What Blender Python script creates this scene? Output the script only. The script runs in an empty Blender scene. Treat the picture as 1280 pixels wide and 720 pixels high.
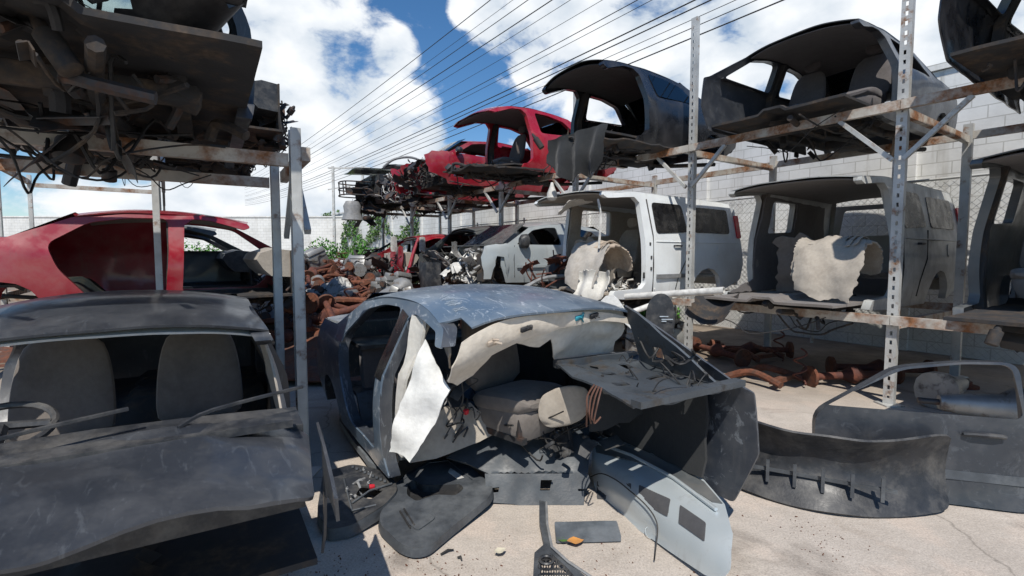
import bpy, bmesh, math, random
from mathutils import Vector, Matrix, Euler, noise
from mathutils.geometry import delaunay_2d_cdt
R = math.radians
rnd = random.Random(7)
sc = bpy.context.scene
COL = sc.collection

# ------------------------------------------------------------------ camera
F = 623.0                      # focal length in pixels of the 1280x720 photograph
CAMH = 1.65
PITCH = math.atan(40 / F)
cam_d = bpy.data.cameras.new('camera'); cam = bpy.data.objects.new('camera', cam_d); COL.objects.link(cam)
cam.location = (0, 0, CAMH); cam.rotation_euler = (math.pi / 2 - PITCH, 0, 0)
cam_d.sensor_width = 36; cam_d.lens = F / 1280 * 36; cam_d.clip_end = 3000; cam_d.clip_start = .05
sc.camera = cam
def ray(px, py):
    x = (px - 640) / F; y = (360 - py) / F
    return Vector((x, math.cos(PITCH) + y * math.sin(PITCH), -math.sin(PITCH) + y * math.cos(PITCH)))
def WZ(px, py, z=0.0):
    r = ray(px, py); k = (z - CAMH) / r.z
    return Vector((0, 0, CAMH)) + r * k
def WD(px, py, d):
    r = ray(px, py); return Vector((0, 0, CAMH)) + r * (d / r.y)

# ------------------------------------------------------------------ materials
MATS = {}
class NT:
    def __init__(s, name):
        s.m = bpy.data.materials.new(name); s.m.use_nodes = True
        s.t = s.m.node_tree; s.t.nodes.clear()
        s.out = s.t.nodes.new('ShaderNodeOutputMaterial')
        s.b = s.t.nodes.new('ShaderNodeBsdfPrincipled')
        s.t.links.new(s.b.outputs[0], s.out.inputs[0])
        s.tc = s.t.nodes.new('ShaderNodeTexCoord')
    def noise(s, scale, detail=4, rough=.55, dist=0, src='Object', stretch=None):
        n = s.t.nodes.new('ShaderNodeTexNoise'); n.inputs['Scale'].default_value = scale
        n.inputs['Detail'].default_value = detail; n.inputs['Roughness'].default_value = rough; n.inputs['Distortion'].default_value = dist
        if stretch:
            mp = s.t.nodes.new('ShaderNodeMapping'); mp.inputs['Scale'].default_value = stretch
            s.t.links.new(s.tc.outputs[src], mp.inputs[0]); s.t.links.new(mp.outputs[0], n.inputs['Vector'])
        else: s.t.links.new(s.tc.outputs[src], n.inputs['Vector'])
        return n.outputs['Fac']
    def voro(s, scale, feat='DISTANCE_TO_EDGE', src='Object'):
        n = s.t.nodes.new('ShaderNodeTexVoronoi'); n.feature = feat; n.inputs['Scale'].default_value = scale
        s.t.links.new(s.tc.outputs[src], n.inputs['Vector']); return n.outputs['Distance']
    def ramp(s, fac, stops, interp='LINEAR'):
        r = s.t.nodes.new('ShaderNodeValToRGB'); e = r.color_ramp.elements; r.color_ramp.interpolation = interp
        while len(e) < len(stops): e.new(.5)
        for el, (p, c) in zip(e, stops):
            el.position = p; el.color = (*c, 1) if hasattr(c, '__len__') else (c, c, c, 1)
        s.t.links.new(fac, r.inputs[0]); return r.outputs[0]
    def mix(s, fac, a, b, mode='MIX'):
        n = s.t.nodes.new('ShaderNodeMix'); n.data_type = 'RGBA'; n.blend_type = mode
        for v, i in ((fac, 0), (a, 6), (b, 7)):
            if isinstance(v, (int, float)): n.inputs[i].default_value = v if i == 0 else (v, v, v, 1)
            elif isinstance(v, tuple): n.inputs[i].default_value = (*v, 1)
            else: s.t.links.new(v, n.inputs[i])
        return n.outputs[2]
    def set(s, name, v):
        if isinstance(v, (int, float)): s.b.inputs[name].default_value = v
        elif isinstance(v, tuple): s.b.inputs[name].default_value = (*v, 1)
        else: s.t.links.new(v, s.b.inputs[name])
    def bump(s, h, strength=.3, dist=.02):
        b = s.t.nodes.new('ShaderNodeBump'); b.inputs['Strength'].default_value = strength; b.inputs['Distance'].default_value = dist
        s.t.links.new(h, b.inputs['Height']); s.t.links.new(b.outputs[0], s.b.inputs['Normal'])
def memo(fn):
    def g(name, *a, **k):
        if name not in MATS: MATS[name] = fn(name, *a, **k)
        return MATS[name]
    return g
@memo
def paint(name, col, rough=.28, dust=.35, dustcol=(.33, .30, .26), metal=.0, coat=.6, scratch=.0):
    n = NT(name)
    d = n.ramp(n.noise(3.2, 7, .66), [(.42, 0.0), (.72, 1.0)])
    v = n.ramp(n.noise(1.1, 3), [(.3, tuple(c * .82 for c in col)), (.7, tuple(min(1, c * 1.12) for c in col))])
    k = n.t.nodes.new('ShaderNodeMath'); k.operation = 'MULTIPLY'; k.inputs[1].default_value = dust; n.t.links.new(d, k.inputs[0])
    c = n.mix(k.outputs[0], v, dustcol)
    st = n.ramp(n.noise(9, 5, .7, 0, 'Object', (1, 1, .12)), [(.58, 0.0), (.66, 1.0)])
    k2 = n.t.nodes.new('ShaderNodeMath'); k2.operation = 'MULTIPLY'; k2.inputs[1].default_value = dust * .7; n.t.links.new(st, k2.inputs[0])
    c = n.mix(k2.outputs[0], c, tuple(x * .55 for x in dustcol))
    if scratch:
        s1 = n.ramp(n.noise(6, 8, .75, 1.5, 'Object', (1, 3.5, 1)), [(.56, 0.0), (.62, 1.0)])
        k3 = n.t.nodes.new('ShaderNodeMath'); k3.operation = 'MULTIPLY'; k3.inputs[1].default_value = scratch; n.t.links.new(s1, k3.inputs[0])
        c = n.mix(k3.outputs[0], c, (.42, .46, .5))
    n.set('Base Color', c); n.set('Metallic', metal)
    n.set('Roughness', n.ramp(d, [(0, rough), (1, min(1, rough + .4))]))
    n.set('Coat Weight', coat * (1 - dust * .5)); n.set('Coat Roughness', .12)
    n.bump(n.noise(2.2, 3), .12, .03)
    return n.m
@memo
def plastic(name, col, rough=.55, dust=.3, bumps=.25, dustcol=(.30, .28, .25)):
    n = NT(name)
    d = n.ramp(n.noise(4.5, 8, .7), [(.45, 0.0), (.75, 1.0)])
    k = n.t.nodes.new('ShaderNodeMath'); k.operation = 'MULTIPLY'; k.inputs[1].default_value = dust; n.t.links.new(d, k.inputs[0])
    v = n.ramp(n.noise(14, 5), [(.3, tuple(c * .75 for c in col)), (.7, tuple(min(1, c * 1.25) for c in col))])
    n.set('Base Color', n.mix(k.outputs[0], v, dustcol))
    n.set('Roughness', n.ramp(n.noise(7, 6), [(.3, max(.05, rough - .15)), (.7, min(1, rough + .2))]))
    n.bump(n.noise(55, 4), bumps, .004)
    return n.m
@memo
def fabric(name, col, stain=.35, staincol=(.2, .15, .1), scale=5):
    n = NT(name)
    d = n.ramp(n.noise(scale, 7, .62, .4), [(.46, 0.0), (.78, 1.0)])
    k = n.t.nodes.new('ShaderNodeMath'); k.operation = 'MULTIPLY'; k.inputs[1].default_value = stain; n.t.links.new(d, k.inputs[0])
    v = n.ramp(n.noise(30, 4), [(.3, tuple(c * .88 for c in col)), (.7, tuple(min(1, c * 1.06) for c in col))])
    n.set('Base Color', n.mix(k.outputs[0], v, staincol)); n.set('Roughness', .92)
    n.set('Sheen Weight', .15); n.bump(n.noise(9, 8, .6), .5, .015)
    return n.m
@memo
def rusty(name, base, rust=(.17, .07, .035), amt=.5, rough=.6, metal=.3, scale=6):
    n = NT(name)
    d = n.ramp(n.noise(scale, 8, .68), [(.62 - .3 * amt, 0.0), (.74 - .22 * amt, 1.0)])
    r = n.ramp(n.noise(25, 5), [(.3, tuple(c * .6 for c in rust)), (.7, tuple(c * 1.5 for c in rust))])
    v = n.ramp(n.noise(4, 6), [(.3, tuple(c * .75 for c in base)), (.7, tuple(min(1, c * 1.15) for c in base))])
    n.set('Base Color', n.mix(d, v, r)); n.set('Metallic', metal)
    n.set('Roughness', n.ramp(d, [(0, rough), (1, .9)])); n.bump(n.noise(30, 6), .3, .006)
    return n.m
@memo
def glass(name, tint=(.75, .85, .85), gloss=.1):
    m = bpy.data.materials.new(name); m.use_nodes = True; t = m.node_tree; t.nodes.clear()
    o = t.nodes.new('ShaderNodeOutputMaterial'); mx = t.nodes.new('ShaderNodeMixShader')
    tr = t.nodes.new('ShaderNodeBsdfTransparent'); tr.inputs[0].default_value = (*tint, 1)
    gl = t.nodes.new('ShaderNodeBsdfGlossy'); gl.inputs['Roughness'].default_value = .03
    fr = t.nodes.new('ShaderNodeFresnel'); fr.inputs[0].default_value = 1.5
    ad = t.nodes.new('ShaderNodeMath'); ad.inputs[1].default_value = gloss
    t.links.new(fr.outputs[0], ad.inputs[0]); t.links.new(ad.outputs[0], mx.inputs[0])
    t.links.new(tr.outputs[0], mx.inputs[1]); t.links.new(gl.outputs[0], mx.inputs[2]); t.links.new(mx.outputs[0], o.inputs[0])
    return m
@memo
def leafy(name, a, b, trans=.25):
    n = NT(name); n.set('Base Color', n.ramp(n.noise(1.7, 5), [(.3, a), (.7, b)])); n.set('Roughness', .6)
    return n.m

M_RED = paint('red_paint', (.34, .008, .022), .24, .22, (.28, .18, .16), 0, .9)
M_RED2 = paint('deep_red_paint', (.27, .008, .02), .3, .35, (.25, .16, .14), 0, .7)
M_BLACKP = paint('black_paint', (.010, .011, .014), .25, .16, (.14, .13, .13), 0, .7)
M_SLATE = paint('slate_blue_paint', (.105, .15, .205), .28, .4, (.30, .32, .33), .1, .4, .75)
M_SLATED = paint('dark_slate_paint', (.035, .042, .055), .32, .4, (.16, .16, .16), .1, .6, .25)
M_DARK = paint('charcoal_paint', (.03, .034, .042), .38, .4, (.11, .11, .11), .1, .4, .06)
M_SILVER = paint('silver_paint', (.48, .53, .55), .3, .25, (.40, .38, .35), .35, .6)
M_WHITE = paint('white_paint', (.74, .77, .78), .32, .2, (.45, .40, .34), 0, .6)
M_WHITED = paint('grimy_white_paint', (.42, .43, .42), .45, .55, (.2, .18, .16), 0, .3)
M_GREYP = paint('grey_paint', (.10, .11, .115), .35, .4, (.25, .23, .2), .2, .5)
M_BLK = plastic('black_plastic', (.020, .022, .026), .5, .35)
M_BLKS = plastic('slate_black_plastic', (.052, .058, .066), .45, .5, .25, (.19, .2, .205))
M_TRAY = plastic('blue_black_plastic', (.030, .037, .045), .55, .5, .3, (.11, .125, .135))
M_GLOSSBLK = plastic('gloss_black_trim', (.008, .008, .009), .25, .15, .05)
M_GREYPL = plastic('grey_plastic', (.20, .205, .21), .6, .4)
M_LTPL = plastic('pale_plastic', (.55, .54, .51), .6, .35)
M_RUB = plastic('dark_rubber', (.014, .014, .015), .8, .3)
M_GREY_SHEET = plastic('grey_sheet', (.105, .12, .135), .5, .45, .2, (.24, .25, .26))
M_CREAM = fabric('cream_headliner', (.60, .54, .455), .25, (.32, .22, .12))
M_CREAM2 = fabric('pale_felt', (.60, .58, .53), .3, (.3, .25, .18))
M_WHITECL = fabric('white_felt', (.70, .70, .675), .18, (.42, .38, .3), 3)
M_BEIGE = fabric('beige_trim', (.36, .32, .27), .4, (.15, .12, .09))
M_TAUPE = fabric('taupe_seat', (.165, .145, .13), .5, (.07, .058, .05))
M_CARDB = fabric('torn_insulation', (.40, .33, .26), .75, (.17, .10, .06), 11)
M_SHADEFELT = fabric('shaded_felt', (.40, .37, .33), .45, (.2, .16, .12), 9)  # pale felt with the flap's shade put into its colour
M_CARPET = fabric('black_carpet', (.011, .013, .015), .25, (.045, .042, .04), 7)
M_DKLINER = fabric('grey_headliner', (.10, .09, .09), .4, (.04, .03, .03))
M_FOAM = fabric('charcoal_pad', (.052, .052, .056), .3, (.12, .11, .1), 9)
M_GALV = rusty('galvanised_steel', (.52, .52, .50), (.2, .1, .05), .22, .55, .35)
M_RUSTW = rusty('rust_streaked_white_steel', (.50, .47, .42), (.22, .10, .045), .62, .6, .15, 3)
M_RUST = rusty('rusty_iron', (.10, .06, .045), (.15, .055, .03), .8, .8, .3)
M_RUSTR = rusty('red_brown_iron', (.09, .035, .028), (.13, .045, .028), .7, .8, .2)
M_ALU = rusty('dull_alloy', (.34, .34, .33), (.12, .09, .07), .35, .5, .6)
M_IRON = rusty('dark_iron', (.055, .055, .058), (.11, .06, .04), .45, .6, .5)
M_UNDER = rusty('dirty_underbody', (.030, .030, .032), (.07, .05, .035), .5, .85, .1, 5)
M_FIREW = rusty('bare_inner_metal', (.085, .098, .112), (.06, .05, .04), .35, .42, .4)
M_WIRE = plastic('black_cable', (.012, .012, .013), .6, .2, 0)
M_WIREB = plastic('brown_cable', (.10, .045, .03), .6, .2, 0)
M_GLASS = glass('clear_glass', (.80, .90, .89), .06)
M_GLASSD = glass('tinted_glass', (.30, .36, .36), .10)
M_CHALK = plastic('chalk', (.36, .41, .46), .9, 0, 0)
M_REDL = plastic('red_lens', (.55, .015, .03), .3, .1, 0)
M_BLUE = plastic('teal_clip', (.02, .25, .33), .4, .1, 0)
M_LEAF = leafy('ivy_leaf', (.04, .095, .02), (.10, .19, .045))
M_GRASS = leafy('bush_leaf', (.035, .13, .012), (.09, .25, .03))
M_DRY = fabric('dry_leaf', (.50, .22, .05), .3, (.3, .2, .05), 20)
M_STRAW = fabric('pale_dry_leaf', (.55, .50, .38), .3, (.3, .25, .12), 20)

# ------------------------------------------------------------------ mesh tools
def pip(x, y, poly):
    c = False; j = len(poly) - 1
    for i in range(len(poly)):
        xi, yi = poly[i]; xj, yj = poly[j]
        if (yi > y) != (yj > y) and x < (xj - xi) * (y - yi) / (yj - yi) + xi: c = not c
        j = i
    return c
def resample(loop, sp):
    out = []
    for i in range(len(loop)):
        a = loop[i]; b = loop[(i + 1) % len(loop)]
        n = max(1, int(math.hypot(b[0] - a[0], b[1] - a[1]) / sp + .5))
        for k in range(n): out.append((a[0] + (b[0] - a[0]) * k / n, a[1] + (b[1] - a[1]) * k / n))
    return out
def rounded(poly, r, n=4):
    out = []; L = len(poly)
    for i in range(L):
        p = Vector(poly[i]); a = Vector(poly[i - 1]); b = Vector(poly[(i + 1) % L])
        da = a - p; db = b - p; k = min(r, da.length * .45, db.length * .45)
        s = p + da.normalized() * k; e = p + db.normalized() * k
        for j in range(n + 1):
            t = j / n; q = s * (1 - t) ** 2 + p * 2 * t * (1 - t) + e * t * t; out.append((q.x, q.y))
    return out
def rect(x0, y0, x1, y1): return [(x0, y0), (x1, y0), (x1, y1), (x0, y1)]
def ragged(poly, amp, sp=.05, seed=0):
    r = random.Random(seed); out = []
    for i in range(len(poly)):
        a = poly[i]; b = poly[(i + 1) % len(poly)]
        l = math.hypot(b[0] - a[0], b[1] - a[1]); n = max(1, int(l / sp))
        nx, ny = -(b[1] - a[1]) / (l + 1e-9), (b[0] - a[0]) / (l + 1e-9)
        for k in range(n):
            o = r.uniform(-amp, amp) if k else 0
            out.append((a[0] + (b[0] - a[0]) * k / n + nx * o, a[1] + (b[1] - a[1]) * k / n + ny * o))
    return out
class MB:
    def __init__(s): s.v = []; s.f = []; s.mi = []; s.cur = 0
    def add(s, vs, fs):
        o = len(s.v); s.v += [tuple(p) for p in vs]
        for f in fs: s.f.append([i + o for i in f]); s.mi.append(s.cur)
        return s
    def mat(s, i): s.cur = i; return s
    def box(s, c, size, rot=None, bev=0):
        x, y, z = [k / 2 for k in size]
        if bev:
            bm = bmesh.new(); bmesh.ops.create_cube(bm, size=1)
            for v in bm.verts: v.co = Vector((v.co.x * size[0], v.co.y * size[1], v.co.z * size[2]))
            bmesh.ops.bevel(bm, geom=bm.edges[:], offset=bev, segments=2, affect='EDGES', profile=.5)
            bm.verts.ensure_lookup_table(); vs = [v.co.copy() for v in bm.verts]; fs = [[v.index for v in f.verts] for f in bm.faces]; bm.free()
        else:
            vs = [Vector((a, b, d)) for a in (-x, x) for b in (-y, y) for d in (-z, z)]
            fs = [(0, 1, 3, 2), (4, 6, 7, 5), (0, 4, 5, 1), (2, 3, 7, 6), (0, 2, 6, 4), (1, 5, 7, 3)]
        m = rot if isinstance(rot, Matrix) else (Euler(rot).to_matrix() if rot else Matrix.Identity(3))
        return s.add([m @ v + Vector(c) for v in vs], fs)
    def bar(s, a, b, w, h, up=(0, 0, 1)):
        a = Vector(a); b = Vector(b); d = (b - a); L = d.length; d.normalize()
        sd = d.cross(Vector(up)); 
        if sd.length < 1e-4: sd = d.cross(Vector((1, 0, 0)))
        sd.normalize(); u = sd.cross(d)
        m = Matrix((d, sd, u)).transposed()
        return s.box((a + b) / 2, (L, w, h), m)
    def tube(s, pts, r, n=6, cap=True):
        pts = [Vector(p) for p in pts]; rings = []; prev = None
        for i, p in enumerate(pts):
            d = (pts[min(i + 1, len(pts) - 1)] - pts[max(i - 1, 0)])
            d = d.normalized() if d.length > 1e-9 else Vector((0, 0, 1))
            if prev is None: a = d.orthogonal().normalized()
            else:
                a = prev - d * prev.dot(d); a = a.normalized() if a.length > 1e-6 else d.orthogonal().normalized()
            prev = a; b = d.cross(a); rr = r[i] if hasattr(r, '__len__') else r
            rings.append([p + (a * math.cos(t) + b * math.sin(t)) * rr for t in [2 * math.pi * k / n for k in range(n)]])
        return s.loft(rings, cap)
    def loft(s, rings, cap=True, closed=True):
        n = len(rings[0]); vs = [p for r in rings for p in r]; fs = []
        for i in range(len(rings) - 1):
            for k in range(n if closed else n - 1):
                k2 = (k + 1) % n; fs.append((i * n + k, i * n + k2, (i + 1) * n + k2, (i + 1) * n + k))
        if cap and closed:
            fs.append(tuple(range(n - 1, -1, -1))); fs.append(tuple((len(rings) - 1) * n + k for k in range(n)))
        return s.add(vs, fs)
    def cyl(s, a, b, r, n=14): return s.tube([a, b], r, n)
    def sheet(s, outline, fmap, holes=(), sp=.08, thick=.004, flip=False, rough=0.0, nscale=3.0):
        loops = [resample(outline, sp)] + [resample(h, sp) for h in holes]
        vs = []; es = []
        for lp in loops:
            o = len(vs); vs += [Vector(p) for p in lp]; es += [(o + i, o + (i + 1) % len(lp)) for i in range(len(lp))]
        xs = [p[0] for p in loops[0]]; ys = [p[1] for p in loops[0]]
        x = min(xs) + sp * .5; row = 0
        rr = random.Random(3)
        segs = [(loops[0], None)]
        while x < max(xs):
            y = min(ys) + sp * (.25 if row % 2 else .75)
            while y < max(ys):
                px, py = x + rr.uniform(-.1, .1) * sp, y + rr.uniform(-.1, .1) * sp
                if pip(px, py, loops[0]) and not any(pip(px, py, h) for h in loops[1:]): vs.append(Vector((px, py)))
                y += sp
            x += sp * .87; row += 1
        ov, oe, of, _, _, _ = delaunay_2d_cdt(vs, es, [], 0, 1e-5)
        fs = []
        for f in of:
            cx = sum(ov[i].x for i in f) / len(f); cy = sum(ov[i].y for i in f) / len(f)
            if pip(cx, cy, loops[0]) and not any(pip(cx, cy, h) for h in loops[1:]): fs.append(list(f) if not flip else list(f)[::-1])
        used = sorted({i for f in fs for i in f}); ix = {k: j for j, k in enumerate(used)}
        P = [Vector(fmap(ov[i].x, ov[i].y)) for i in used]; fs = [[ix[i] for i in f] for f in fs]
        N = [Vector() for _ in P]
        for f in fs:
            nn = (P[f[1]] - P[f[0]]).cross(P[f[2]] - P[f[0]])
            for i in f: N[i] += nn
        N = [n.normalized() if n.length > 1e-12 else Vector((0, 0, 1)) for n in N]
        if rough: P = [p + n * rough * noise.noise(p * nscale) for p, n in zip(P, N)]
        k = len(P); s.add(P + [p - n * thick for p, n in zip(P, N)], fs + [[i + k for i in f[::-1]] for f in fs])
        cnt = {}
        for f in fs:
            for i in range(len(f)): cnt[(f[i], f[(i + 1) % len(f)])] = 1
        rim = [e for e in cnt if (e[1], e[0]) not in cnt]; o = len(s.v) - 2 * k
        for a, b in rim: s.f.append([o + b, o + a, o + a + k, o + b + k]); s.mi.append(s.cur)
        return s
    def strip(s, la, lb, closed=True):
        n = len(la); vs = list(la) + list(lb)
        return s.add(vs, [(i, (i + 1) % n, n + (i + 1) % n, n + i) for i in range(n if closed else n - 1)])
    def build(s, name, mats, parent=None, smooth=True, ang=38):
        me = bpy.data.meshes.new(name); me.from_pydata(s.v, [], s.f)
        if not isinstance(mats, (list, tuple)): mats = [mats]
        for m in mats: me.materials.append(m)
        me.polygons.foreach_set('material_index', s.mi)
        if smooth:
            me.polygons.foreach_set('use_smooth', [True] * len(me.polygons)); me.update(); me.set_sharp_from_angle(angle=R(ang))
        me.update()
        o = bpy.data.objects.new(name, me); COL.objects.link(o)
        if parent: o.parent = parent
        return o
def thing(name, label, cat, loc=(0, 0, 0), rz=0, group=None, rot=None):
    o = bpy.data.objects.new(name, None); COL.objects.link(o); o.empty_display_size = .2
    o.location = loc; o.rotation_euler = rot or (0, 0, rz); o['label'] = label; o['category'] = cat
    if group: o['group'] = group
    return o
def tag(o, label, cat, group=None, kind=None):
    if label: o['label'] = label; o['category'] = cat
    if group: o['group'] = group
    if kind: o['kind'] = kind
    return o
def recenter(o, base):
    """put the object's origin at base (mesh was built in world space)"""
    b = Vector(base); o.data.transform(Matrix.Translation(-b)); o.location = b; return o
def spline(pts, n=6):
    P = [Vector(p) for p in pts]; out = []
    for i in range(len(P) - 1):
        a = P[max(i - 1, 0)]; b = P[i]; c = P[i + 1]; d = P[min(i + 2, len(P) - 1)]
        for k in range(n):
            t = k / n
            out.append(.5 * ((2 * b) + (c - a) * t + (2 * a - 5 * b + 4 * c - d) * t * t + (3 * b - a - 3 * c + d) * t ** 3))
    return out + [P[-1]]
def wires(mb, n, lo, hi, r=(.004, .009), seed=0, hang=.25, k=5):
    q = random.Random(seed); lo = Vector(lo); hi = Vector(hi)
    def rp(): return Vector([q.uniform(lo[i], hi[i]) for i in range(3)])
    for _ in range(n):
        a = rp(); b = rp(); pts = [a]
        for j in range(1, k):
            t = j / k; m = a.lerp(b, t) + Vector([q.uniform(-.08, .08) for _ in range(3)]); m.z -= hang * math.sin(math.pi * t) * q.random(); pts.append(m)
        mb.tube(spline(pts + [b], 4), q.uniform(*r), 5)
    return mb
def chunks(mb, n, lo, hi, smin=.04, smax=.18, seed=0):
    """odd lengths of bracket, hose, canister and torn plate"""
    q = random.Random(seed)
    for _ in range(n):
        c = Vector([q.uniform(lo[i], hi[i]) for i in range(3)]); t = q.random(); e = (q.uniform(-.8, .8), q.uniform(-.8, .8), q.uniform(0, 3)); m = Euler(e).to_matrix()
        a = q.uniform(smin, smax); b = q.uniform(smin, smax)
        if t < .16: mb.box(c, [a, b * .8, min(a, b) * .55], e, min(a, b) * .12)
        elif t < .36:      # angle bracket
            w = b * .35; mb.box(c, [a * 1.5, w, .006], m); mb.box(c + m @ Vector((0, w / 2 + .002, -w / 2)), [a * 1.5, .006, w], m)
            mb.cyl(c + m @ Vector((a * .4, 0, 0)), c + m @ Vector((a * .4, 0, .018)), .012, 8)
        elif t < .56:      # canister with collar
            L = m @ Vector((0, 0, a)); r = b * .32
            mb.tube([c - L * .6, c - L * .55, c + L * .3, c + L * .36, c + L * .5, c + L * .5 + L * .25], [r * .7, r, r, r * .6, r * .55, r * .3], 12)
        elif t < .76:      # bent hose
            p = [c, c + m @ Vector((a * .6, 0, a * .3)), c + m @ Vector((a * 1.0, a * .4, 0)), c + m @ Vector((a * 1.3, a * 1.1, -a * .5))]
            mb.tube(spline(p, 4), q.uniform(.10, .2) * b + .005, 7)
        else:
            w, h = a * 1.3, b * 1.3; bb = q.uniform(-3, 3)
            mb.sheet(ragged(rect(-w, -h, w, h), .02, .05, q.randint(0, 999)), lambda x, y: c + m @ Vector((x, y, bb * x * x)), sp=.06, thick=.003)
    return mb
def superring(cx, cy, a, b, p=3.0, n=20):
    out = []
    for i in range(n):
        t = 2 * math.pi * i / n; c, s_ = math.cos(t), math.sin(t)
        out.append((cx + a * math.copysign(abs(c) ** (2 / p), c), cy + b * math.copysign(abs(s_) ** (2 / p), s_)))
    return out
def bil(c00, c10, c11, c01, fn=None):
    A, B, C, D = [Vector(p) for p in (c00, c10, c11, c01)]
    nrm = (B - A).cross(D - A).normalized()
    def f(u, v):
        p = A * (1 - u) * (1 - v) + B * u * (1 - v) + C * u * v + D * (1 - u) * v
        if fn: p = p + nrm * fn(u, v)
        return p
    return f

# ------------------------------------------------------------------ car shells
class Prof: pass
def sedan_profile():
    p = Prof(); p.W = .87; p.belt = .70
    p.zr = lambda x: 1.175 - .085 * (x / .95) ** 2 - .03 * max(0, x) ** 2
    p.xf, p.xr = .88, -.92
    p.crown = .075
    p.cowl = (1.5, .74); p.cb = (-1.5, .84); p.tail = (-2.2, .82)
    def hw(x, z):
        y = p.W - .05 * max(0, (x - 1.0)) ** 2 - .03 * max(0, (-x - 1.2)) ** 2
        if z < p.belt: y -= .035 * ((z - .42) / .35) ** 2
        else: y -= .025 + (z - p.belt) * .44
        return y
    p.hw = hw
    p.front_hole = [(.1, .13), (1.15, .13), (1.33, .3), (1.33, .68), (.83, 1.045), (.45, 1.105), (.15, 1.12)]
    p.rear_hole = [(-.08, .13), (-.03, .66), (-.02, 1.12), (-.4, 1.11), (-.8, 1.04), (-1.17, .78), (-1.08, .5), (-.8, .13)]
    p.rear_win = [(-.12, .74), (-.06, 1.10), (-.4, 1.095), (-.78, 1.03), (-1.12, .78)]
    p.front_win = [(.14, .74), (1.28, .74), (.8, 1.03), (.45, 1.09), (.19, 1.1)]
    p.arch = (-1.55, .0, .34)
    return p
def suv_profile():
    p = Prof(); p.W = .95; p.belt = .92
    p.zr = lambda x: 1.60 - .05 * (x / 1.2) ** 2 * (1 if x > 0 else .2) - .04 * max(0, x) ** 2
    p.xf, p.xr = .86, -2.2
    p.crown = .06
    p.cowl = (1.45, .98); p.cb = (-2.4, .95); p.tail = (-2.42, .9)
    def hw(x, z):
        y = p.W - .05 * max(0, (x - 1.0)) ** 2
        if z < p.belt: y -= .04 * ((z - .55) / .5) ** 2
        else: y -= .022 + (z - p.belt) * .20
        return y
    p.hw = hw
    p.front_hole = [(.1, .15), (1.15, .15), (1.3, .35), (1.3, .9), (.86, 1.44), (.5, 1.5), (.14, 1.52)]
    p.rear_hole = [(-.1, .15), (-.08, .9), (-.06, 1.5), (-.85, 1.5), (-.95, 1.0), (-.8, .5), (-.6, .15)]
    p.rear_win = [(-.15, .98), (-.12, 1.46), (-.84, 1.46), (-.92, 1.02)]
    p.front_win = [(.15, .98), (1.25, .98), (.85, 1.4), (.5, 1.46), (.17, 1.47)]
    p.arch = (-1.45, .0, .42)
    return p
SED, SUV = sedan_profile(), suv_profile()

def side_outline(p, cut, front_x=1.62, full_front=False):
    """outline of one body side in (x, z); cut = A-pillar sawn away, so the front door opening is open to the front"""
    ax, az, ar = p.arch
    o = [(p.tail[0], .22), (p.tail[0] - .06, .5), p.tail, p.cb]
    o.append((p.xr - .02, p.zr(p.xr)))
    n = 10; x1 = p.xf
    for i in range(1, n + 1):
        x = p.xr + (x1 - p.xr) * i / n; o.append((x, p.zr(x)))
    fh = p.front_hole
    if cut:
        o += [(x1 + .03, p.zr(x1) - .05), (x1 - .05, p.zr(x1) - .085), (fh[5][0], fh[5][1]), (fh[6][0] + .1, fh[6][1]), (fh[6][0], fh[6][1] - .08), (fh[0][0] + .02, .5), (fh[0][0], fh[0][1] + .08), (fh[0][0] + .08, fh[0][1]), (cut, fh[0][1] - .02), (cut + .04, .02)]
    else:
        o += [p.cowl, (front_x, p.cowl[1] - .04), (front_x + .03, .35), (front_x - .1, .02)]
    o += [(.4, 0), (-.6, 0), (ax + ar + .02, 0)]
    for k in range(0, 9): 
        t = math.pi * k / 8; o.append((ax + ar * math.cos(t), az + .02 + ar * 1.0 * math.sin(t)))
    return o
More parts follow.
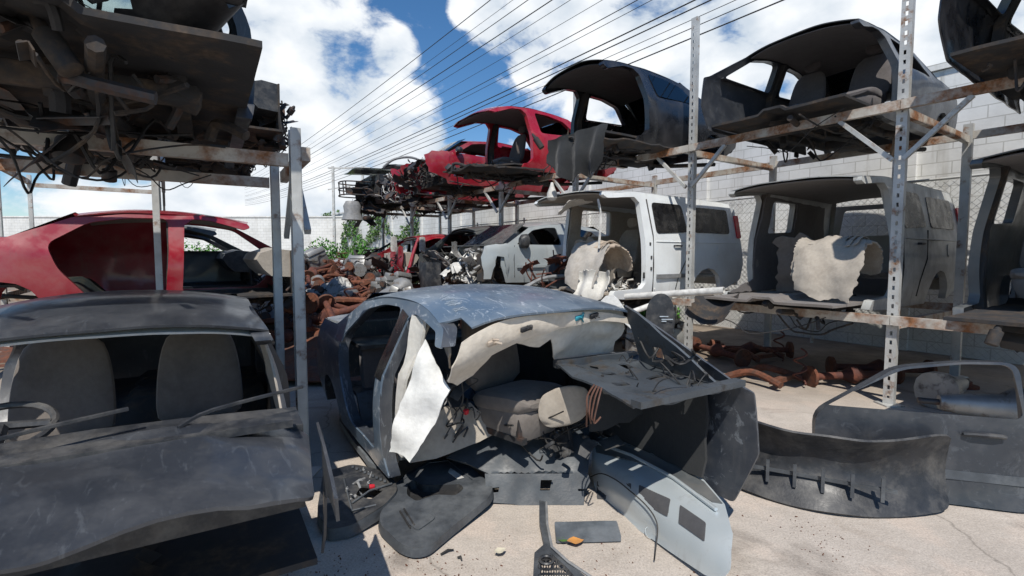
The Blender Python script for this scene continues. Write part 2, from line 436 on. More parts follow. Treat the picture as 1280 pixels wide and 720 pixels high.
def shell(root, p, paint_m, near='L', cut=.6, near_holes='front', far_holes='window', liner=M_DKLINER, inner=M_UNDER, roof_bend=None, dent=.006,
          floor_poly=None, roof_front=None, near_outline=None, dash=True, front_x=1.62, rear=True, roof_m=None, firewall=True, far_cut=None, trim=None, beams=True):
    sgn = {'L': 1, 'R': -1}[near]
    for sg, isnear in ((sgn, True), (-sgn, False)):
        hol = []
        spec = near_holes if isnear else far_holes
        ct = cut if isnear else far_cut
        if not ct:
            if 'front' in spec: hol.append(rounded(p.front_hole, .09))
            if 'fwin' in spec or spec == 'window': hol.append(rounded(p.front_win, .06))
        if 'rear' in spec: hol.append(rounded(p.rear_hole, .09))
        if 'rwin' in spec or spec == 'window': hol.append(rounded(p.rear_win, .06))
        out = (near_outline if (isnear and near_outline) else side_outline(p, ct, front_x))
        out = rounded(out, .02, 2)
        m = MB()
        bend = roof_bend or (lambda x, y, z: Vector((0, 0, 0)))
        fm = lambda x, z: Vector((x, sg * p.hw(x, z), z)) + bend(x, sg * p.hw(x, z), z)
        m.sheet(out, fm, hol, sp=.075, thick=.012, flip=sg > 0, rough=dent)
        m.mat(1)
        for h in hol + ([out] if ct else []):
            lp = resample(h, .075)
            fi = lambda x, z: Vector((x, sg * (p.hw(x, z) - .085), z)) + bend(x, sg * p.hw(x, z), z)
            m.strip([fm(*q) for q in lp], [fi(*q) for q in lp])
            cx = sum(q[0] for q in lp) / len(lp); cz = sum(q[1] for q in lp) / len(lp)
            if h is not out:
                lp2 = [(cx + (q[0] - cx) * 1.09, cz + (q[1] - cz) * 1.07) for q in lp]
                m.strip([fi(*q) for q in lp], [fi(*q) for q in lp2])
        m.build('side_panel', [paint_m, paint_m], root)
        if trim and not isnear:
            x0 = -2.0 if p is SUV else -1.4
            to = [(x0, .12), (ct if ct else 1.35, .12)] + ([(.14, .3), (.12, p.zr(0) - .09)] if ct else [(1.35, .68), (.8, 1.02), (.14, 1.08)]) + [(p.xr * .8, p.zr(p.xr) - .12), (x0, p.belt)]
            th = [rounded([(cx_ * 1.0, cz_) for cx_, cz_ in p.rear_win], .06)] + ([] if ct else [rounded(p.front_win, .06)])
            MB().sheet(ragged(to, .012, .1, 5), lambda x, z: Vector((x, sg * (p.hw(x, z) - .10), z)) + bend(x, sg * p.hw(x, z), z), th, sp=.09, thick=.02, rough=.02).build('door_trim', trim, root)
        # inner pillar box behind the B pillar
        q = MB(); q.mat(0)
        rings = []
        for z in [.08, .3, p.belt, p.zr(0) - .05]:
            y = p.hw(0, z); w = .1 if z < p.belt else .06
            rings.append([Vector((a, sg * (y - b), z)) + bend(a, sg * y, z) for a, b in ((-w * .7, .015), (w, .015), (w * .8, .10), (-w * .5, .10))])
        q.loft(rings); q.build('pillar', inner, root)
    bend = roof_bend or (lambda x, y, z: Vector((0, 0, 0)))
    def rmap(off):
        def f(x, qy):
            ze = p.zr(x); y = qy * (p.hw(x, ze) - (.03 if off else -.004)); z = ze + p.crown * (1 - abs(qy) ** 2.6) - off
            return Vector((x, y, z)) + bend(x, y, z)
        return f
    rf = roof_front or [(p.xf, -1), (p.xf + .05, -.5), (p.xf + .06, 0), (p.xf + .05, .5), (p.xf, 1)]
    outline = [(p.xr, 1), (p.xr - .05, .5), (p.xr - .05, -.5), (p.xr, -1)] + rf
    m = MB().sheet(outline, rmap(0), sp=.09, thick=.012, rough=dent * 1.5, nscale=2)
    m.build('roof', roof_m or paint_m, root)
    if liner:
        m = MB().sheet([(x * .97, y * .97) for x, y in outline], rmap(.035), sp=.1, thick=.01)
        m.build('headliner', liner, root)
    # cross rail under the roof front
    m = MB()
    fp = floor_poly or [(p.tail[0] + .1, -.8), (1.45, -.8), (1.45, .8), (p.tail[0] + .1, .8)]
    m.sheet(fp, lambda x, y: Vector((x, y, .10 + (.05 if abs(y) < .14 else 0) + (.22 * max(0, min(1, (-x - .75) / .2))))), sp=.07, thick=.03, rough=.01)
    for y in (-.45, .45):
        if beams and pip(.0, y, fp): m.box((-.1, y, .04), (1.9, .09, .1), None, .015)
    m.build('floor_pan', inner, root)
    if firewall:
        m = MB().sheet(rect(-.8, .08, .8, p.cowl[1] - .02), lambda y, z: Vector((1.42 + .08 * max(0, (.4 - z)) , y, z)), sp=.1, thick=.02, rough=.03)
        chunks(m, 14, (1.45, -.7, .25), (1.5, .7, p.cowl[1] - .1), .02, .07, seed=int(p.W * 100)); wires(m, 12, (1.45, -.7, .2), (1.56, .7, p.cowl[1] - .05), (.006, .014), 5, .15)
        m.build('firewall', inner, root)
    if dash:
        rings = []
        for y in [-.76, -.6, -.3, 0, .3, .6, .76]:
            b = .03 * math.cos(y * 2)
            prof = [(1.42, p.cowl[1] - .02), (1.2 , p.cowl[1] + .0 + b), (1.02, p.cowl[1] - .06 + b), (.97, p.cowl[1] - .15), (1.05, p.cowl[1] - .28), (1.15, p.cowl[1] - .38), (1.42, p.cowl[1] - .4)]
            rings.append([Vector((x, y, z)) for x, z in prof])
        MB().loft(rings).build('dashboard', M_BLK if dash is True else dash, root)
    if rear:
        m = MB()
        if p is SED:
            m.sheet(rect(p.tail[0], -1, p.cb[0], 1), lambda x, q: Vector((x, q * p.hw(x, .82) * .97, .825 + .04 * (1 - abs(q) ** 3))), sp=.12, thick=.012, rough=dent)
            m.build('trunk_lid', paint_m, root)
            m = MB().sheet(rounded(rect(-.78, .15, .78, .82), .06), lambda y, z: Vector((p.tail[0] - .05 + .06 * (y / .8) ** 2, y, z)), sp=.12, thick=.012)
            m.build('rear_panel', paint_m, root)
            m = MB().sheet(rect(-1, 0, 1, 1), lambda q, t: Vector((p.cb[0] + t * (p.xr - p.cb[0]), q * (p.hw(-1.2, .84 + t * .25) - .06), p.cb[1] + t * (p.zr(p.xr) + p.crown * .8 - p.cb[1]))), sp=.2, thick=.005)
            m.build('rear_window', M_GLASS, root)
        else:
            m.sheet(rect(-1, .12, 1, 1.5), lambda q, z: Vector((p.tail[0] - .0 + .05 * q * q, q * (p.hw(-2.3, z) - .01), z)), [rounded(rect(-.8, .98, .8, 1.42), .06)], sp=.12, thick=.012)
            m.build('tailgate', paint_m, root)
    return bend
def windscreen(root, p, m=M_GLASS, frac=1.0):
    MB().sheet(rect(-1, 0, 1, frac), lambda q, t: Vector((p.cowl[0] + .05 + t * (p.xf - p.cowl[0]) + .06 * (1 - q * q), q * (p.hw(1.2, p.cowl[1] + t * .3) - .07), p.cowl[1] + .02 + t * (p.zr(p.xf) + p.crown * .8 - p.cowl[1]))), sp=.15, thick=.005).build('windscreen', m, root)
def pillars_a(root, p, paint_m, sides=(1, -1)):
    for sg in sides:
        a = Vector((p.cowl[0], sg * (p.hw(*p.cowl) - .03), p.cowl[1])); b = Vector((p.xf, sg * (p.hw(p.xf, p.zr(p.xf)) - .03), p.zr(p.xf)))
        m = MB().tube([a, a.lerp(b, .5) + Vector((.01, 0, .03)), b], [.055, .042, .04], 8)
        m.build('windscreen_pillar', paint_m, root)
def seat(root, mat, loc, rz=0, recl=.25, headrest=True, scale=1.0):
    e = Matrix.Translation(loc) @ Matrix.Rotation(rz, 4, 'Z') @ Matrix.Scale(scale, 4)
    m = MB(); rings = []
    for i in range(9):      # cushion: front +x
        t = i / 8; x = -.24 + .52 * t; hgt = .075 * (1 - .9 * abs(2 * t - 1) ** 5) + .01; w = .25 * (1 - .25 * abs(2 * t - 1) ** 5)
        rings.append([e @ Vector((x, y, z)) for y, z in [(q[0], q[1] + .30 + .05 * t + .02 * (abs(q[0]) / .25) ** 2) for q in superring(0, 0, w, hgt, 3)]])
    m.loft(rings); s = m.build('seat', mat, root)
    m = MB().loft([[e @ Vector((q[0] + .02, q[1], z)) for q in superring(0, 0, a, b, 4, 20)] for z, a, b in ((.12, .20, .20), (.2, .235, .232), (.28, .25, .238), (.31, .24, .23))]); m.build('seat_valance', mat, s)
    m = MB(); rings = []
    for i in range(11):
        t = i / 10; z = .36 + .62 * t; w = .25 * (1 - .3 * t ** 3) * (1 - .3 * abs(2 * t - 1) ** 9); d = .07 * (1 - .55 * t) * (1 - .7 * abs(2 * t - 1) ** 9) + .015
        rings.append([e @ Vector((-.24 - recl * (z - .36) + q[1] + .025 * (abs(q[0]) / .25) ** 2, q[0], z)) for q in superring(0, 0, w, d, 2.8)])
    m.loft(rings); m.build('backrest', mat, s)
    if headrest:
        m = MB(); rings = []
        for i in range(7):
            t = i / 6; z = 1.02 + .17 * t; k = 1 - .5 * abs(2 * t - 1) ** 4
            rings.append([e @ Vector((-.25 - recl * .66 + q[1], q[0], z)) for q in superring(0, 0, .12 * k, .05 * k, 2.6)])
        m.loft(rings); m.build('headrest', mat, s)
    m = MB()
    m.bar(e @ Vector((.1, -.2, .15)), e @ Vector((.1, .2, .15)), .03, .03)
    for y in (-.2, .2): m.bar(e @ Vector((-.25, y, .14)), e @ Vector((.25, y, .14)), .04, .04); m.bar(e @ Vector((-.2, y, .16)), e @ Vector((-.2, y, .27)), .03, .03); m.bar(e @ Vector((.2, y, .16)), e @ Vector((.2, y, .27)), .03, .03)
    m.build('seat_rail', M_IRON, s)
    return s

# ------------------------------------------------------------------ rack frame of reference
U = Vector((-.57, .822, 0)).normalized(); V = Vector((U.y, -U.x, 0))
P0 = Vector((1.2, 9.7, 0))
def RK(s, t, z=0): return P0 + U * s + V * t + Vector((0, 0, z))
Z1, Z2 = 1.0, 3.3
RZ = math.atan2(-V.y, -V.x)
BAY = 2.6
def rack(name, label, org, u, v, posts, depth, levels, tall=(), group=None):
    root = thing(name, label, 'rack', org, 0, group)
    P = lambda s, t, z: u * s + v * t + Vector((0, 0, z))
    def post(s, t, h):
        m = MB(); w = .10
        holes = [rect(-.012, z, .012, z + .045) for z in [k * .1 + .08 for k in range(int((h - .1) / .1))]] if t < .1 else []
        m.sheet(rect(-w / 2, 0, w / 2, h), lambda a, z: P(s, t, z) + u * a, holes, sp=.5, thick=.004)
        for a in (-1, 1):
            m.bar(P(s, t + .035, 0) + u * a * (w / 2 - .003), P(s, t + .035, h) + u * a * (w / 2 - .003), .066, .006, u)
        m.box(P(s, t + .03, .008), (.2, .2, .016))
        m.build('post', M_GALV, root, ang=30)
    for s in posts:
        post(s, 0, levels[-1] + .12 if s not in tall else tall[s]); post(s, depth, levels[-1] + .1)
        for z in levels:
            m = MB().bar(P(s, .08, z - .11), P(s, depth - .02, z - .11), .06, .09); m.build('crossbar', M_RUSTW, root)
    a, b = posts[0], posts[-1]
    for z in levels:
        for t in (-.045, depth + .05):
            for q in range(len(posts) - 1):
                m = MB(); m.bar(P(posts[q] - .0, t, z - .05), P(posts[q + 1] - .006, t, z - .05), .06, .1); m.build('beam', M_RUSTW, root)
    for s in posts:
        for sg in (-1, 1):
            for z in levels[-1:]:
                if posts[0] <= s + sg * .6 <= posts[-1]:
                    MB().bar(P(s + sg * .05, -.05, z - .62), P(s + sg * .58, -.05, z - .1), .045, .045).build('brace', M_GALV, root)
    return root
posts = [-7.8, -5.2, -2.6, 0, 2.6, 5.2, 7.8, 10.4]
rack('storage_rack', 'long two tier steel rack of perforated posts carrying the wrecks across the yard', P0, U, V, posts, 2.3, [Z1, Z2], {0: 5.15, -2.6: 5.15, -5.2: 5.15})

def rack_car(name, label, s, t, z, group='wrecked cars stored on the long rack'):
    return thing(name, label, 'car', RK(s, t, z + .01), RZ, group)
def junk(root, name, mats, n, lo, hi, seed, wn=0, smax=.18):
    m = MB(); chunks(m, n, lo, hi, .04, smax, seed)
    if wn: m.mat(1); wires(m, wn, lo, hi, (.004, .012), seed + 1, .25)
    return m.build(name, mats, root)
def under(root, seed):
    m = MB()
    m.tube(spline([(1.4, .2, -.02), (.6, .1, -.08), (-.4, .18, -.06), (-1.0, .1, -.1), (-2.1, .5, -.02)]), .035, 8)
    m.box((-.6, 0, -.06), (.5, .35, .12), None, .03); m.box((.8, 0, -.02), (.12, 1.1, .1), None, .02)
    chunks(m, 14, (-.9, -.7, -.12), (1.5, .7, .05), .05, .22, seed)
    wires(m, 6, (-.5, -.8, -.2), (1.5, .8, .05), (.005, .014), seed, .3)
    m.build('underbody', M_UNDER, root)

def insulation(root, m1, m2, k=1.0):
    """torn insulation arched over the footwell, its open end to the near side, a pale flap folded over its front"""
    arch = lambda th, y, r=0.0: Vector((.60 + (.40 * k + r) * math.cos(th) + .03 * math.sin(y * 9), .22 + .74 * y, .33 + (.54 * k + r) * math.sin(th) + .02 * math.sin(y * 13 + th * 3) - .05 * (y - .4)))
    MB().sheet(ragged([(.1, -.15), (1.2, -.2), (2.2, -.1), (2.95, -.1), (2.9, .82), (2.2, .90), (1.2, .88), (.5, .86), (.1, .8)], .02, .05, 12), lambda a, y: arch(a, y), sp=.06, thick=.018, rough=.02, nscale=9).build('torn_insulation', m1, root)
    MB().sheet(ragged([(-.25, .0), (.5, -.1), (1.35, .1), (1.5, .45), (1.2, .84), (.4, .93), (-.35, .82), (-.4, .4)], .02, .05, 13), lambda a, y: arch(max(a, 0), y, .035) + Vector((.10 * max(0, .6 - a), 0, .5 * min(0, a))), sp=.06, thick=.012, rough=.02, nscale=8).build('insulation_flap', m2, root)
    for i in range(6):
        y0 = .05 + .13 * i
        MB().sheet(ragged([(.95, y0), (2.3, y0 + .02), (2.4, y0 + .07), (1.0, y0 + .075)], .008, .05, 20 + i), lambda a, y, i=i: arch(a, y, .05 + .025 * math.sin(a * 3 + i)), sp=.05, thick=.008, rough=.01).build('shredded_strip', m1, root)
def suv_trim(root, pm):
    m = MB(); hx = lambda x, z, d=0: Vector((x, SUV.hw(x, z) + d, z))
    m.tube([hx(-.72, .80, .005), hx(-.70, .80, .03), hx(-.55, .80, .03), hx(-.53, .80, .005)], .014, 8); m.build('handle', M_BLK, root)
    MB().tube([hx(x, .86, .003) for x in (-.12, -.6, -1.2, -1.8, -2.35)], .009, 6).build('body_crease', pm, root)
    MB().sheet(rounded(rect(-2.40, .95, -2.28, 1.35), .03), lambda x, z: hx(x, z, .012), sp=.1, thick=.02).build('tail_lamp', M_REDL, root)
    MB().sheet(superring(-1.75, .72, .08, .09, 2.6, 16), lambda x, z: hx(x, z, .006), sp=.06, thick=.006).build('fuel_flap', pm, root)
    MB().sheet(rounded(rect(-2.1, 1.02, -1.1, 1.44), .07), lambda x, z: hx(x, z, .004), sp=.2, thick=.006).build('rear_side_window', M_GLOSSBLK, root)
    for z in (.35, .95): MB().box(hx(.1, z, -.03), (.05, .03, .09), None, .006).build('door_hinge', M_IRON, root)
    MB().tube([hx(x, z, .004) for x, z in ((-.95, .98), (-.86, .6), (-.66, .3), (-.62, .12))], .009, 6).build('door_seam', M_RUB, root)

# ---- upper tier
c = rack_car('wrecked_car', 'black car shell with sawn off front on the top tier, nearest the camera', -1.40, -.45, Z2)
def bb(x, y, z): return Vector((0, 0, .10 * max(0, x - .1) * max(0, z - 1.0) * 4))
shell(c, SED, M_BLACKP, cut=.30, near_holes='', far_holes='rwin', liner=M_CARPET, roof_bend=bb, dash=False, far_cut=.2, dent=.012, firewall=False, floor_poly=[(-2.1, -.8), (.5, -.8), (.75, .0), (.95, .8), (-2.1, .8)])
MB().sheet(rounded(SED.rear_win, .05), lambda x, z: Vector((x, SED.hw(x, z) + .003, z)), sp=.2, thick=.005).build('rear_side_window', M_GLASSD, c)
m = MB(); m.sheet(ragged(rect(-.5, -.85, 1.05, -.0), .03, .12, 4), lambda x, y: Vector((x, y + .86, .02 - .1 * max(0, x - .5) + .03 * math.sin(7 * y))), sp=.1, thick=.02, rough=.03); m.build('torn_floor', M_UNDER, c)
under(c, 3); junk(c, 'loose_wiring', [M_IRON, M_WIRE], 12, (.1, -.7, -.12), (.9, .7, .1), 5, 14)

c = rack_car('wrecked_car', 'red coupe shell with a bent open roof on the top tier beside the black shell', 1.35, -.52, Z2)
def rb(x, y, z):
    k = max(0, x - .35) * max(0, min(1, (z - .9) / .2)); return Vector((k * .25, 0, -.42 * k * k + .05 * max(0, min(1, (z - .8) / .3))))
shell(c, SED, M_RED, cut=.3, near_holes='rwin', far_holes='rwin', liner=M_DKLINER, roof_bend=rb, dent=.01, far_cut=.9, dash=False, firewall=False, floor_poly=[(-2.1, -.8), (1.2, -.8), (1.0, .0), (.5, .8), (-2.1, .8)])
m = MB(); m.sheet(ragged(rect(-.2, .0, 1.5, .85), .04, .12, 8), lambda x, y: Vector((x, y, .02 - .05 * x + .02 * math.sin(9 * y))), sp=.1, thick=.03, rough=.03); m.build('torn_floor', M_UNDER, c)
under(c, 13); junk(c, 'loose_wiring', [M_IRON, M_WIRE], 10, (.3, -.6, .0), (1.2, .6, .2), 15, 12)
seat(c, M_DKLINER, (-.1, -.35, 0)); seat(c, M_DKLINER, (-.9, .1, .05), headrest=False)

c = rack_car('wrecked_car', 'red sedan with its windscreen still in, behind the red coupe on the top tier', 4.0, .45, Z2)
shell(c, SED, M_RED2, cut=0, near_holes='fwin rwin', far_holes='window', dent=.015); windscreen(c, SED)
m = MB(); m.sheet(ragged([(1.5, .1), (2.0, .25), (2.1, .62), (1.9, .74), (1.5, .76)], .02, .08, 5), lambda x, z: Vector((x, SED.hw(1.4, z) - .1 * (x - 1.5), z)), sp=.08, thick=.01, rough=.04); m.build('fender', M_RED2, c)
m = MB(); m.sheet(ragged([(1.5, .1), (1.9, .25), (2.0, .62), (1.5, .76)], .03, .08, 7), lambda x, z: Vector((x, -SED.hw(1.4, z) + .1 * (x - 1.5), z)), sp=.08, thick=.01, rough=.04); m.build('fender', M_RED2, c)
m = MB(); rings = [[Vector((x, SED.hw(1.2, .75) + .02 + y, z)) for y, z in superring(.08, .80, w, h, 2.4, 12)] for x, w, h in ((1.2, .06, .05), (1.24, .1, .075), (1.3, .1, .075), (1.34, .06, .05))]
m.loft(rings); m.build('wing_mirror', M_BLACKP, c)
under(c, 23); junk(c, 'engine_bay_debris', [M_IRON, M_WIRE], 40, (1.5, -.7, .1), (2.2, .7, .6), 25, 16)

c = rack_car('wrecked_car', 'crushed dark red wreck with torn open nose, second from the far end, top tier', 6.6, .8, Z2)
def cb3(x, y, z): return Vector((0, 0, -.18 * max(0, x) * max(0, z - .8)))
shell(c, SED, M_RED2, cut=.5, near_holes='rwin', far_holes='front', roof_bend=cb3, dent=.03)
m = MB(); m.sheet(ragged([(.9, .0), (2.0, .15), (2.1, .75), (1.2, .85), (.9, .6)], .04, .08, 9), lambda x, z: Vector((x, .55 + .2 * math.sin(3 * x), z)), sp=.08, thick=.012, rough=.08); m.build('fender', M_RED, c)
m = MB(); m.tube(spline([(.9, .6, .9), (1.5, .6, 1.1), (2.0, .5, 1.02), (2.25, .3, .8)]), .035, 8); m.build('bent_pillar', M_GREYPL, c)
under(c, 33); junk(c, 'engine_bay_debris', [M_IRON, M_LTPL, M_WIRE], 40, (1.2, -.7, -.05), (2.2, .7, .75), 35, 18, .25)
MB().box((1.75, .72, .35), (.5, .06, .2), (.1, .1, .15), .03).build('loose_headlamp', M_LTPL, c)

c = rack_car('wrecked_truck', 'dark grey truck cab stripped to ribs and hanging parts at the far end, top tier', 9.2, .6, Z2, )
c['category'] = 'truck'
shell(c, SUV, M_GREYP, cut=.5, near_holes='rwin', far_holes='window', dent=.03, roof_bend=lambda x, y, z: Vector((0, 0, -.35 * max(0, z - .9))), liner=M_DKLINER)
m = MB()
for z in (.3, .5, .72): m.tube(spline([(1.5, -.5, z), (2.3, -.45, z), (2.35, .3, z), (1.6, .5, z)]), .022, 6)
for y in (-.45, 0, .3): m.tube([(2.3, y, .3), (2.33, y, .72)], .02, 6)
m.build('cage_frame', M_IRON, c)
m = MB().sheet(rounded(rect(.8, -.7, 2.1, .7), .1), lambda x, y: Vector((x, y, 1.18 - .06 * (x - .8) + .03 * math.sin(4 * y))), sp=.12, thick=.02); m.build('roof_visor', M_BLACKP, c)
under(c, 43); junk(c, 'hanging_parts', [M_IRON, M_WIRE], 34, (1.1, -.8, -.5), (1.9, .7, .6), 45, 22, .3)
MB().tube(spline([(2.0, .1, .0), (2.1, .25, -.2), (2.05, .3, -.45)]), [.16, .2, .17] + [.17] * 10, 10).build('air_duct', M_GREYPL, c) if False else MB().loft([[Vector((2.1 + q[0], .2 + q[1], z)) for q in superring(0, 0, a, b, 2.6, 14)] for z, a, b in ((.1, .2, .18), (-.05, .28, .24), (-.25, .25, .22), (-.5, .34, .3))]).build('air_duct', M_GREYPL, c)

# ---- lower tier
c = rack_car('wrecked_suv', 'white SUV shell with missing front and gutted beige cabin on the lower tier', -1.35, -.5, Z1)
c['category'] = 'car'
def sb(x, y, z): return Vector((0, 0, .05 * max(0, x - .6)))
shell(c, SUV, M_WHITE, cut=.75, near_holes='', far_holes='rwin', liner=M_BEIGE, inner=M_BEIGE, roof_bend=sb, dash=False, dent=.006, firewall=False, far_cut=.9, trim=M_BEIGE, floor_poly=[(-2.3, -.85), (1.0, -.85), (.9, .0), (.75, .87), (-2.3, .87)])
MB().sheet(rounded(SUV.rear_win, .07), lambda x, z: Vector((x, SUV.hw(x, z) + .004, z)), sp=.2, thick=.006).build('rear_door_window', M_GLOSSBLK, c)
m = MB(); pts = [(-.07, .1), (-.05, .5), (-.06, .95), (-.02, 1.5)]
m.tube([(x, SUV.hw(x, z) + .004, z) for x, z in pts], .011, 6); m.build('door_seam', M_RUB, c)
m = MB()
for x, z in ((.0, .62), (-.0, .45), (.02, .82)): m.box((x, SUV.hw(x, z) + .004, z), (.035, .012, .05), None, .004)
m.build('latch_plate', M_BLK, c)
m = MB().sheet(rect(-.95, .30, -.12, .36), lambda x, z: Vector((x, SUV.hw(x, z) + .012, z)), sp=.2, thick=.02); m.build('rub_strip', M_GREYPL, c)
m = MB(); m.sheet(ragged([(-.4, 0), (.4, 0), (.5, .55), (.1, .8), (-.3, .78)], .05, .07, 3), lambda y, z: Vector((.05 + .25 * z, y - .15, .12 + z)), sp=.08, thick=.03, rough=.06); m.build('broken_seat_back', M_BEIGE, c)
# torn tan insulation bulging over the footwell
insulation(c, M_CARDB, M_SHADEFELT, .88)
suv_trim(c, M_WHITE); seat(c, M_BEIGE, (-.35, -.1, .12)); MB().tube(spline([(.86, .68, 1.46), (.84, .72, 1.2), (.85, .7, .75)]), .018, 6).build('hanging_seal', M_LTPL, c)
m = MB(); m.sheet(ragged([(0, 0), (1, 0), (.9, .6), (.4, 1)], .05, .08, 31), lambda u, v: Vector((.4 + .5 * u, .1 - .5 * v, 1.5 - .35 * v * u)), sp=.08, thick=.01, rough=.04); m.build('sagging_headliner', M_CREAM2, c)
under(c, 53); junk(c, 'floor_debris', [M_LTPL, M_WIRE], 26, (-.2, .2, .14), (.7, .85, .22), 55, 5, .1)

c = rack_car('wrecked_car', 'silver sedan missing its front bumper and lamps on the lower tier', 1.3, .25, Z1 + .12)
shell(c, SED, M_SILVER, cut=0, near_holes='fwin', far_holes='window', dent=.006); windscreen(c, SED, plastic('dusty_glass', (.07, .078, .08), .22, .5, .02, (.22, .22, .21)))
MB().sheet(rounded(SED.rear_win, .05), lambda x, z: Vector((x, SED.hw(x, z) + .003, z)), sp=.2, thick=.005).build('rear_door_window', M_GLASSD, c)
MB().sheet(rounded(SED.front_win, .05), lambda x, z: Vector((x, SED.hw(x, z) - .02, z)), sp=.2, thick=.005).build('front_door_window', M_GLASSD, c)
m = MB(); m.tube([(x, SED.hw(x, z) + .002, z) for x, z in ((.1, .1), (.06, .5), (.08, .72))], .007, 5); m.tube([(x, SED.hw(x, z) + .002, z) for x, z in ((1.33, .12), (1.36, .45), (1.33, .72))], .007, 5); m.build('door_seam', M_RUB, c)
m = MB().sheet(rect(.12, .30, 1.3, .345), lambda x, z: Vector((x, SED.hw(x, z) + .012, z)), sp=.2, thick=.02); m.build('rub_strip', M_SILVER, c)
m = MB(); rings = [[Vector((x, SED.hw(1.2, .76) + .1 + y * 1.0, z)) for y, z in superring(.0, .80, w, h, 2.6, 14)] for x, w, h in ((1.08, .08, .1), (1.12, .11, .14), (1.2, .1, .13), (1.26, .05, .07))]
m.loft(rings); m.tube([(1.2, SED.hw(1.2, .76), .74), (1.18, SED.hw(1.2, .76) + .1, .77)], .02, 6); m.build('wing_mirror', M_BLK, c)
m = MB(); m.sheet(ragged([(1.5, .08), (1.6, .5), (1.75, .52), (1.86, .1), (2.0, .1), (2.06, .5), (1.98, .70), (1.5, .76)], .012, .08, 15), lambda x, z: Vector((x, SED.hw(1.4, z) - .22 * max(0, x - 1.7) ** 1.5, z)), sp=.07, thick=.01, rough=.03); m.build('fender', M_SILVER, c)
m = MB(); m.sheet(ragged(rect(1.45, -.8, 2.0, .8), .02, .1, 16), lambda x, y: Vector((x, y, .76 + .55 * max(0, 1.9 - x) * 0 - .08 * (x - 1.45))), [ragged(rounded(rect(1.62, -.6, 1.93, .6), .08), .02, .1, 3)], sp=.09, thick=.012); m.build('hood_frame', M_GREYP, c)
junk(c, 'engine_bay_debris', [M_ALU, M_WIRE], 60, (1.5, -.7, .05), (2.05, .72, .66), 65, 22, .2)
junk(c, 'radiator_support', [M_LTPL, M_WIRE], 16, (1.95, -.6, .05), (2.12, .6, .5), 67, 10, .2)
MB().sheet(ragged(rounded(rect(0, 0, 1, 1), .1), .03, .1, 4), lambda u, v: Vector((1.8 + .22 * u, .80 - .2 * u, .06 + .5 * v)) , sp=.1, thick=.02).build('wheel_liner', M_UNDER, c)
under(c, 63)

c = rack_car('wrecked_car', 'charcoal car shell with raised roof skin left of the silver sedan, lower tier', 3.95, .7, Z1)
shell(c, SED, M_GREYP, cut=.5, near_holes='', far_holes='window', dent=.012, roof_bend=lambda x, y, z: Vector((.1 * max(0, x), 0, .42 * max(0, min(.45, z - .7)))), liner=M_DKLINER, dash=M_TAUPE)
m = MB().sheet(rounded(rect(0, -.75, 1.15, .75), .15), lambda x, y: Vector((.98 + .45 * x, y, 1.2 - .5 * x + .03 * y * y)), sp=.12, thick=.012); m.build('windscreen', M_GLASSD, c)
m = MB().sheet(ragged([(0, 0), (1, 0), (1, 1), (.2, 1)], .03, .1, 3), lambda u, v: Vector((1.5 + .5 * v, .75 - .9 * u, .15 + .55 * v + .08 * math.sin(4 * u))), sp=.08, thick=.02, rough=.06); m.build('inner_fender', M_TAUPE, c)
m = MB().sheet(ragged(rounded(rect(0, 0, 1, 1), .1), .02, .1, 14), lambda u, v: Vector((2.0 + .22 * math.sin(3 * u), .85 - 1.0 * u, -.25 + .75 * v)), sp=.08, thick=.015, rough=.04); m.build('wheel_liner', M_BLK, c)
under(c, 73); junk(c, 'engine_bay_debris', [M_IRON, M_WIRE], 44, (1.4, -.7, -.05), (2.1, .7, .7), 75, 20, .24)

c = rack_car('wrecked_car', 'red cab with torn open nose and tan trim, lower tier near the far end', 6.6, .35, Z1)
shell(c, SED, M_RED, cut=.55, near_holes='', far_holes='front', dent=.015, liner=M_CREAM, dash=M_BEIGE, roof_bend=lambda x, y, z: Vector((0, 0, .1 * max(0, z - .7))))
m = MB().sheet(ragged([(0, 0), (1, 0), (.8, 1), (0, .8)], .04, .08, 3), lambda u, v: Vector((.1 + .7 * u, .6 - .15 * u, .3 + .6 * v)), sp=.08, thick=.03); m.build('door_trim', M_BEIGE, c)
for i, (x, y) in enumerate(((1.55, .6), (.75, .72))):
    m = MB().sheet(ragged(rounded(rect(0, 0, .2, .42), .05), .01, .05, i), lambda u, v: Vector((x + u, y + .05 * math.sin(9 * u), 1.18 - v)), sp=.05, thick=.015); m.build('sun_visor', M_LTPL, c)
m = MB().tube([(1.35, .82, .1), (1.15, .76, .7), (.95, .7, 1.15)], [.05, .045, .04], 8); m.build('windscreen_pillar', M_RED, c)
m = MB().sheet(ragged(rect(0, 0, 1, 1), .04, .08, 23), lambda u, v: Vector((1.45 + .1 * u, .8 - .7 * u, .05 + .85 * v)), sp=.08, thick=.012, rough=.06); m.build('inner_fender', M_RED2, c)
m = MB().sheet(ragged(rounded(rect(0, 0, 1, 1), .1), .02, .1, 14), lambda u, v: Vector((2.0 + .3 * math.sin(3 * u), .6 - .9 * u, -.7 + .9 * v)), sp=.08, thick=.015, rough=.06); m.build('wheel_liner', M_BLK, c)
under(c, 83); junk(c, 'engine_bay_debris', [M_IRON, M_WIRE, ], 40, (1.4, -.7, -.1), (2.1, .7, .6), 85, 26, .22)

c = rack_car('wrecked_car', 'black heap of a car front with hanging lamps at the far end, lower tier', 9.2, .9, Z1)
shell(c, SED, M_DARK, cut=.5, near_holes='rwin', far_holes='front', dent=.03)
under(c, 93); junk(c, 'engine_bay_debris', [M_IRON, M_WIRE], 60, (1.1, -.8, -.05), (2.2, .8, .85), 95, 26, .3)

